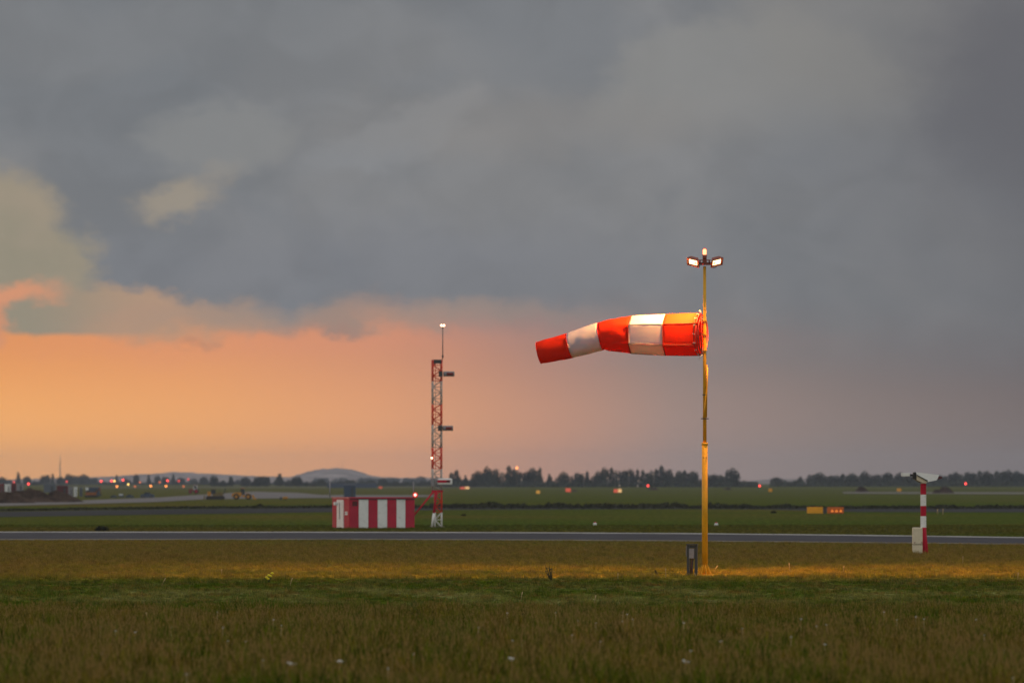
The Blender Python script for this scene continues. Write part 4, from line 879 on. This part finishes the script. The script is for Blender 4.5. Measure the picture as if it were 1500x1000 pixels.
def loader(px, py, wpx, label, flip=1, col='plantyel'):
    p = Gd(px, py); s = F/p.y; L = wpx/s
    t = thing('wheel_loader', label, 'loader', p); f = flip
    for x in (-0.24*L*f, 0.20*L*f):
        for y in (-0.28, 0.28): wheel(t, x, y, 0.11*L, hub=col)
    MB().prism([(f*-.40*L, .10*L), (f*-.05*L, .10*L), (f*-.05*L, .27*L), (f*-.30*L, .26*L), (f*-.41*L, .20*L)], -.22, .22).build('engine_cover', col, t)
    MB().box((f*.12*L, 0, .13*L), (.26*L, .34, .08*L)).build('front_frame', col, t)
    cab = MB().prism([(f*-.10*L, .18*L), (f*.07*L, .18*L), (f*.06*L, .40*L), (f*-.08*L, .41*L)], -.19, .19).build('cab', 'glass', t)
    MB().box((f*-.01*L, 0, .415*L), (.17*L, .42, .02*L)).build('cab_roof', col, cab)
    for y in (-.16, .16): MB().tube([(f*.08*L, y, .24*L), (f*.22*L, y, .22*L), (f*.38*L, y, .09*L)], 0.035, 6).build('lift_arm', col, t)
    MB().prism([(f*.34*L, .16*L), (f*.38*L, .02*L), (f*.50*L, .01*L), (f*.49*L, .05*L), (f*.42*L, .07*L), (f*.40*L, .18*L)], -.36, .36).build('bucket', col, t)
    MB().tube([(f*-.22*L, .1, .26*L), (f*-.22*L, .1, .33*L)], 0.02, 6).build('exhaust', 'darksteel', t)
    return t
loader(356, 731.4, 40, 'yellow wheel loader with its bucket down, on the runway at left')
# tracked dozer / grader: darker
p = Gd(316, 731.6); s = F/p.y; L = 33/s
t = thing('bulldozer', 'dull dark yellow bulldozer left of the wheel loader', 'bulldozer', p)
for y in (-.25, .25):
    MB().prism([(-.38*L, .02), (.34*L, .02), (.42*L, .09*L), (.36*L, .17*L), (-.36*L, .17*L), (-.44*L, .09*L)], y-.08, y+.08).build('track', 'tyre', t)
MB().box((.10*L, 0, .25*L), (.46*L, .32, .15*L), bevel=.01).build('engine_cover', 'olive', t)
cb_ = MB().box((-.10*L, 0, .36*L), (.20*L, .34, .20*L)).build('cab', 'glass', t); MB().box((-.10*L, 0, .47*L), (.24*L, .4, .03*L)).build('cab_roof', 'olive', cb_)
MB().box((-.28*L, 0, .27*L), (.16*L, .30, .18*L)).build('fuel_tank', 'plantyel', t)
MB().box((-.50*L, 0, .10*L), (.04*L, .72, .20*L), Matrix.Rotation(.15, 3, 'Y')).build('blade', 'olive', t)
MB().tube([(.36*L, 0, .25*L), (.44*L, 0, .50*L), (.40*L, 0, .52*L)], .05, 6).build('ripper_arm', 'darksteel', t)
MB().tube([(.20*L, .06, .30*L), (.20*L, .06, .47*L)], .02, 6).build('exhaust', 'darksteel', t)
# tractor
p = Gd(284, 722.8); s = F/p.y; L = 17/s
t = thing('tractor', 'white and dark red tractor behind the bulldozer', 'tractor', p)
for y in (-.35, .35): wheel(t, .22*L, y, .22*L, hub='red'); wheel(t, -.30*L, y, .14*L, hub='red')
MB().box((-.20*L, 0, .32*L), (.42*L, .4, .18*L), bevel=.02).build('bonnet', 'brick', t)
c3 = MB().box((.14*L, 0, .52*L), (.30*L, .6, .44*L)).build('cab', 'white', t); MB().box((.14*L, -.31, .58*L), (.22*L, .02, .24*L)).build('cab_window', 'glass', c3)
MB().box((.14*L, 0, .76*L), (.34*L, .66, .05*L)).build('cab_roof', 'brick', t)
# small spare: yellow roller, orange digger
p = Gd(416, 731.8); s = F/p.y; L = 15/s
t = thing('yellow_barrow', 'small yellow compactor alone right of the wheel loader', 'compactor', p)
MB().tube([(-.3*L, -.2, .14*L), (-.3*L, .2, .14*L)], .14*L, 12).build('roller', 'darksteel', t)
MB().box((.14*L, 0, .22*L), (.48*L, .34, .18*L), bevel=.01).build('engine_cover', 'plantyel', t); MB().tube([(.14*L, -.16, .12*L), (.14*L, .16, .12*L)], .12*L, 10).build('wheel', 'tyre', t)
p = Gd(136, 728.5); s = F/p.y; L = 32/s
t = thing('digger', 'orange-brown digger with its arm raised right of the huts', 'digger', p)
M['digger'] = mat('digger_orange', (0.26, 0.09, 0.02), 0.6, dirt=0.4)
MB().box((-.05*L, 0, .06*L), (.62*L, .6, .10*L), bevel=.02).build('track', 'tyre', t); MB().box((-.08*L, 0, .18*L), (.5*L, .5, .13*L), bevel=.02).build('engine_cover', 'digger', t)
MB().box((-.22*L, 0, .28*L), (.18*L, .4, .12*L)).build('cab', 'glass', t)
MB().tube([(.14*L, 0, .2*L), (.30*L, 0, .42*L), (.33*L, 0, .50*L)], .06, 6).build('boom', 'digger', t); MB().tube([(.33*L, 0, .50*L), (.37*L, 0, .18*L)], .05, 6).build('dipper', 'digger', t)
MB().prism([(.30*L, .16*L), (.40*L, .18*L), (.38*L, .06*L), (.28*L, .08*L)], -.2, .2).build('bucket', 'darksteel', t)
for x0, x1, yb, lab in ((162, 172, 729, 'dark car left of the pale van behind the runway'), (184, 196, 729, 'dark low car right of the pale van'), (206, 226, 729, 'dark flatbed with a raised rear, before the lights')):
    p = Gd((x0+x1)/2, yb); s = F/p.y; L = (x1-x0)/s; t = thing('parked_car', lab, 'car', p)
    MB().prism([(-.5*L, .06), (.5*L, .06), (.5*L, .22*L+.05), (.30*L, .26*L+.05), (-.46*L, .24*L+.05)], -.3, .3).build('body', 'bluebox', t)
    MB().prism([(-.28*L, .25*L), (.28*L, .25*L), (.18*L, .42*L), (-.18*L, .42*L)], -.26, .26).build('cabin', 'glass', t)
    for x in (-.3*L, .3*L):
        for y in (-.3, .3): wheel(t, x, y, .1*L, .1, 'galv')
p = Gd(178, 728.6); s = F/p.y; L = 7/s; t = thing('parked_van', 'small pale van between two dark cars behind the runway', 'van', p)
MB().prism([(-.5*L, .08), (.5*L, .08), (.5*L, .45*L), (.35*L, .82*L), (-.5*L, .82*L)], -.3, .3).build('body', 'bluegrey', t); MB().box((-.08*L, 0, .66*L), (.8*L, .62, .2*L)).build('roof', 'hood', t)
for x in (-.3*L, .3*L):
    for y in (-.28, .28): wheel(t, x, y, .13*L, .08, 'galv')

# ------------------------------------------------------------------ grass
def tuft(name, n, hmin, hmax, wid, spread, lean, seed, seedy=0.0):
    r = np.random.default_rng(seed); vs = []; fs = []; tone = []
    for _ in range(n):
        a = r.uniform(0, 6.283); rr = spread*math.sqrt(r.random()); bx_, by_ = rr*math.cos(a), rr*math.sin(a)
        h = r.uniform(hmin, hmax); f = r.uniform(0, 6.283); lx, ly = lean*h*math.cos(f)*r.random(), lean*h*math.sin(f)*r.random(); w = wid*r.uniform(.6, 1.4)
        g_ = r.uniform(-0.9, 0.9); wx, wy = math.cos(g_)*w, math.sin(g_)*w; k = len(vs); v = r.random(); dry = 1.0 if r.random() < seedy else 0.0
        vs += [(bx_-wx/2, by_-wy/2, 0), (bx_+wx/2, by_+wy/2, 0), (bx_+lx*.4+wx*.4, by_+ly*.4+wy*.4, h*.6), (bx_+lx*.4-wx*.4, by_+ly*.4-wy*.4, h*.6), (bx_+lx, by_+ly, h)]
        fs += [(k, k+1, k+2, k+3), (k+3, k+2, k+4)]
        tone += [(v*.5, dry*.3), (v*.5, dry*.3), (v*.8+.1, dry*.7), (v*.8+.1, dry*.7), (min(1, v+.15), dry)]
        if dry and h > 0.6*hmax:   # seed head
            k = len(vs); w2 = w*1.7; X, Y_, Z = bx_+lx, by_+ly, h
            vs += [(X-w2*.5, Y_, Z), (X+w2*.5, Y_, Z), (X, Y_, Z+h*.28), (X, Y_-w2*.5, Z), (X, Y_+w2*.5, Z)]; fs += [(k, k+1, k+2), (k+3, k+4, k+2)]; tone += [(v, 1)]*5
    me = bpy.data.meshes.new(name); me.from_pydata(vs, [], fs); me.update(); me.materials.append(M['grass_blades'])
    ca = me.color_attributes.new('tone', 'FLOAT_COLOR', 'POINT')
    for i, (a, b_) in enumerate(tone): ca.data[i].color = (a, b_, 0, 1)
    return bpy.data.objects.new(name, me)
kinds = []
for i in range(3): kinds.append(tuft('short_tuft', 24, .04, .12, .009, .17, .8, 40+i, 0.05))
for i in range(4): kinds.append(tuft('tall_tuft', 20, .08, .25, .0085, .19, .6, 50+i, 0.13))
for i in range(3): kinds.append(tuft('dry_tuft', 20, .07, .22, .008, .18, .6, 60+i, 0.30))
for i in range(2): kinds.append(tuft('leafy_tuft', 18, .05, .15, .018, .14, .9, 70+i, 0.0))
KC = bpy.data.collections.new('tuft_kinds')
for i, o in enumerate(kinds): o.name = 'tuft_%02d' % i; KC.objects.link(o)
def scatter(name, label, pts, kinds_idx, scl, seed):
    me = bpy.data.meshes.new(name); me.vertices.add(len(pts)); me.vertices.foreach_set('co', np.asarray(pts, dtype=np.float32).ravel())
    a = me.attributes.new('kind', 'INT', 'POINT'); a.data.foreach_set('value', np.asarray(kinds_idx, dtype=np.int32))
    a = me.attributes.new('size', 'FLOAT', 'POINT'); a.data.foreach_set('value', np.asarray(scl, dtype=np.float32)); me.update()
    ob = link(name, me); tag(ob, label, 'grass', kind='stuff')
    ng = bpy.data.node_groups.new(name+'_nodes', 'GeometryNodeTree'); ng.interface.new_socket('Geometry', in_out='INPUT', socket_type='NodeSocketGeometry'); ng.interface.new_socket('Geometry', in_out='OUTPUT', socket_type='NodeSocketGeometry')
    N = ng.nodes; Lk = ng.links; gi = N.new('NodeGroupInput'); go = N.new('NodeGroupOutput'); ip = N.new('GeometryNodeInstanceOnPoints'); ci = N.new('GeometryNodeCollectionInfo')
    ci.inputs['Collection'].default_value = KC; ci.inputs['Separate Children'].default_value = True; ci.inputs['Reset Children'].default_value = True
    ip.inputs['Pick Instance'].default_value = True
    na = N.new('GeometryNodeInputNamedAttribute'); na.data_type = 'INT'; na.inputs[0].default_value = 'kind'
    nb = N.new('GeometryNodeInputNamedAttribute'); nb.data_type = 'FLOAT'; nb.inputs[0].default_value = 'size'
    rv = N.new('FunctionNodeRandomValue'); rv.data_type = 'FLOAT_VECTOR'; rv.inputs[0].default_value = (-0.1, -0.1, -0.6); rv.inputs[1].default_value = (0.1, 0.1, 0.6); rv.inputs['Seed'].default_value = seed
    Lk.new(gi.outputs[0], ip.inputs['Points']); Lk.new(ci.outputs[0], ip.inputs['Instance']); Lk.new(na.outputs[0], ip.inputs['Instance Index']); Lk.new(nb.outputs[0], ip.inputs['Scale']); Lk.new(rv.outputs[0], ip.inputs['Rotation'])
    Lk.new(ip.outputs[0], go.inputs[0]); md = ob.modifiers.new('grass', 'NODES'); md.node_group = ng
    return ob
def field(n, d0, d1, marg=1.18):
    # denser near the camera: distance drawn evenly in area of the visible wedge
    u_ = RNG.random(n*2); d = np.sqrt(d0*d0+(d1*d1-d0*d0)*u_); keep = RNG.random(n*2) < np.clip((75.0/d), 0.80, 1.0); d = d[keep][:n]
    x = (RNG.random(len(d))*2-1)*(0.09*marg)*d; return x, d
def kinds_for(x, d):
    r = RNG.random(len(d)); k = np.zeros(len(d), int); s = np.ones(len(d))
    nz = np.array([mnoise.noise(Vector((float(a)*.5, float(b_)*.15, 0))) for a, b_ in zip(x, d)])
    nf = np.array([mnoise.noise(Vector((float(a)*1.3, float(b_)*.5, 5))) for a, b_ in zip(x, d)])
    wob = nz*2.0
    short = (d+wob > 91) & (d+wob < 118.2)
    drych = np.where(short, 0.04, np.where(d > 118, 0.50, 0.24+0.5*nz)); tallch = np.where(short, 0.06, np.where(d > 118, 0.40, 0.50+0.3*nf))
    k = np.where(r < drych, 7+RNG.integers(0, 3, len(d)), np.where(r < drych+tallch, 3+RNG.integers(0, 4, len(d)), np.where(r < 0.93, RNG.integers(0, 3, len(d)), 10+RNG.integers(0, 2, len(d)))))
    s = RNG.uniform(.55, 1.3, len(d))*(1+0.55*nf)*np.where(short, .85, np.where(d > 118, 0.95, 1.05)); s = s*np.interp(d, [52, 72, 84, 90, 97, 118, 124, 150, 175, 200], [1.0, .85, .60, .50, .48, .42, .32, .42, .32, .18]); s = np.where(RNG.random(len(d)) < .012, s*1.35, s)
    return k, s
x, d = field(120000, 52, 205)
# keep off the taxiway and the plinths
tnx = np.array([p_[0] for p_ in tn]); tny = np.array([p_[1] for p_ in tn]); dn_ = K/(np.interp(750+x/d*F, tnx, tny)-HOR)
ok = (d < dn_+0.35) & ~((np.abs(x-mx(1032.3)) < .24) & (d > 120.6) & (d < 122.3)); x, d = x[ok], d[ok]
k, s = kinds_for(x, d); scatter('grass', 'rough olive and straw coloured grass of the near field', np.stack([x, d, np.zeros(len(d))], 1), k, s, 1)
x, d = field(30000, 206, 262); tfy = K/(np.interp(750+x/d*F, [p_[0] for p_ in tf], [p_[1] for p_ in tf])-HOR); ok = (d > tfy+0.2); x, d = x[ok], d[ok]
k = RNG.integers(0, 7, len(d)); scatter('far_grass', 'green grass beyond the taxiway around the shelter', np.stack([x, d, np.zeros(len(d))], 1), k, RNG.uniform(.2, .42, len(d)), 2)

# a few plants that stand out of the grass
def weed_plant(px, py, hpx, label):
    p = Gd(px, py); s = F/p.y; h = hpx/s; t = thing('weed', label, 'weed', p); r = random.Random(int(px))
    for k in range(5):
        a = r.uniform(-.8, .8); top = Vector((math.sin(a)*h*.6, r.uniform(-.1, .1)*h, h*r.uniform(.6, 1)))
        MB().tube([(0, 0, 0), top*.5+Vector((0, 0, .04*h)), top], [.010, .008, .004], 5).build('stem', 'weed', t)
        b = MB()
        for j in range(14):
            q = top*r.uniform(.3, 1.02); e = Vector((r.uniform(-1, 1), r.uniform(-1, 1), r.uniform(-.2, 1))).normalized()*.045; w_ = e.cross(Vector((0, 0, 1)))*.35
            vv = [b.bm.verts.new(v) for v in (q, q+e*.5+w_, q+e, q+e*.5-w_)]; b._f(vv)
        b.build('leaves', 'weed', t)
weed_plant(808, 852, 27, 'tall dark leafy weed left of the mast, at the edge of the lit strip')
weed_plant(962, 843, 9, 'low dark green weed just left of the grey cabinet')
p = Gd(394, 853); s = F/p.y; t = thing('yellow_flower', 'yellow flowering plant in the grass at the left', 'flower', p)
for k, (dx_, hh_) in enumerate(((0, 11), (-3, 8), (2.5, 10), (5, 14), (-1, 6))):
    MB().tube([(0, 0, 0), (dx_/s, 0, hh_/s)], .006, 5).build('stem', 'weed', t)
    MB().ball((dx_/s, 0, hh_/s), 0.034, 8, (1, 1, .7)).build('flower_head', 'petaly', t)
def white_flower(px, py, label, r=0.016, hgt=0.24):
    p = Gd(px, py)*1.0; p = Vector((p.x*(H-hgt)/H, p.y*(H-hgt)/H, 0)); t = thing('white_flower', label, 'flower', p, 0, 'white flower heads in the near grass')
    MB().tube([(0, 0, 0), (0.004, 0, hgt)], .003, 5).build('stem', 'stalk', t)
    b = MB(); rr = random.Random(int(px*7+py))
    b.ball((0.004, 0, hgt), r*.55, 8, (1, 1, .7))
    for q in range(9):
        a = q*.698; e = Vector((math.cos(a), math.sin(a)*.8, rr.uniform(-.1, .5))); w_ = Vector((-math.sin(a), math.cos(a), 0))*.3
        b._f([b.bm.verts.new(Vector((.004, 0, hgt))+v*r) for v in (e*.4+w_*.3, e*1.1+w_, e*1.25, e*1.1-w_)])
    b.build('flower_head', 'petal', t)
big = [(427, 972, 'white flower head low in the left foreground'), (498, 968, 'largest white flower head, left of the middle foreground'), (749, 964, 'white flower head at the bottom middle'), (1004, 969, 'white flower head right of the bottom middle')]
for px, py, l in big: white_flower(px, py, l, .045)
rf = random.Random(9)
for k in range(46):
    px = rf.uniform(20, 1490); py = rf.uniform(895, 992) if k % 3 else rf.uniform(905, 940)
    white_flower(px, py, 'small pale flower dot %s' % (('high ' if py < 930 else 'low ')+'in the foreground, '+['far left part', 'left middle part', 'right middle part', 'far right part'][min(3, int(px//375))]), rf.uniform(.011, .022))
for px, py, h_, l in ((975, 846, 14, 0), (1045, 838, 10, .6), (1157, 838, 14, -.1), (1235, 838, 10, .1), (870, 885, 14, .2), (763, 878, 12, .2), (905, 848, 9, 0), (237, 858, 12, .5), (325, 842, 9, 0), (425, 858, 12, .3), (218, 914, 18, -.2), (1410, 826, 12, 0), (1020, 846, 7, -.4), (1490, 850, 12, .1)):
    p = Gd(px, py); s = F/p.y; tag(MB().tube([p, p+Vector((l*h_/s*.5, 0, h_/s*.6)), p+Vector((l*h_/s, 0, h_/s))], [.006, .005, .010], 5).build('straw_stalk', 'stalk'), 'single pale dry stalk taller than the grass around it', 'stalk', 'pale dry stalks standing out of the grass')

# labels that would repeat get their place along the row
ORD = ['leftmost', 'second from left', 'third from left', 'fourth from left', 'fifth from left', 'sixth from left', 'seventh from left', 'eighth from left', 'ninth from left', 'tenth from left', 'eleventh from left', 'twelfth from left', 'thirteenth from left', 'fourteenth from left', 'fifteenth from left']
seen = {}
for o in list(COL.objects):
    if o.parent is None and o.get('label') and o.get('group'): seen.setdefault(o['label'], []).append(o)
for lab, os_ in seen.items():
    if 1 < len(os_) <= 15:
        def ax(o):
            v = o.location if o.location.length > 0 else sum((Vector(c) for c in o.bound_box), Vector())/8
            return v.x/max(1, v.y)
        os_.sort(key=ax)
        for i, o in enumerate(os_): o['label'] = lab+', '+(ORD[i] if i < len(os_)-1 else 'rightmost')

# ------------------------------------------------------------------ haze
hm = bpy.data.materials.new('haze'); hm.use_nodes = True; hm.node_tree.nodes.clear()
ho = hm.node_tree.nodes.new('ShaderNodeOutputMaterial'); pv = hm.node_tree.nodes.new('ShaderNodeVolumePrincipled')
pv.inputs['Color'].default_value = (0.72, 0.83, 1.0, 1); pv.inputs['Density'].default_value = 1.0e-4; pv.inputs['Anisotropy'].default_value = 0.2
hm.node_tree.links.new(pv.outputs[0], ho.inputs['Volume'])
hz = MB(); hz.box((0, 2250, 14.5), (5400, 7700, 31)); bz = hz.bm
me = bpy.data.meshes.new('haze'); bz.to_mesh(me); bz.free(); me.materials.append(hm)
tag(link('haze', me), 'thin evening haze over the airfield', 'haze', kind='stuff')
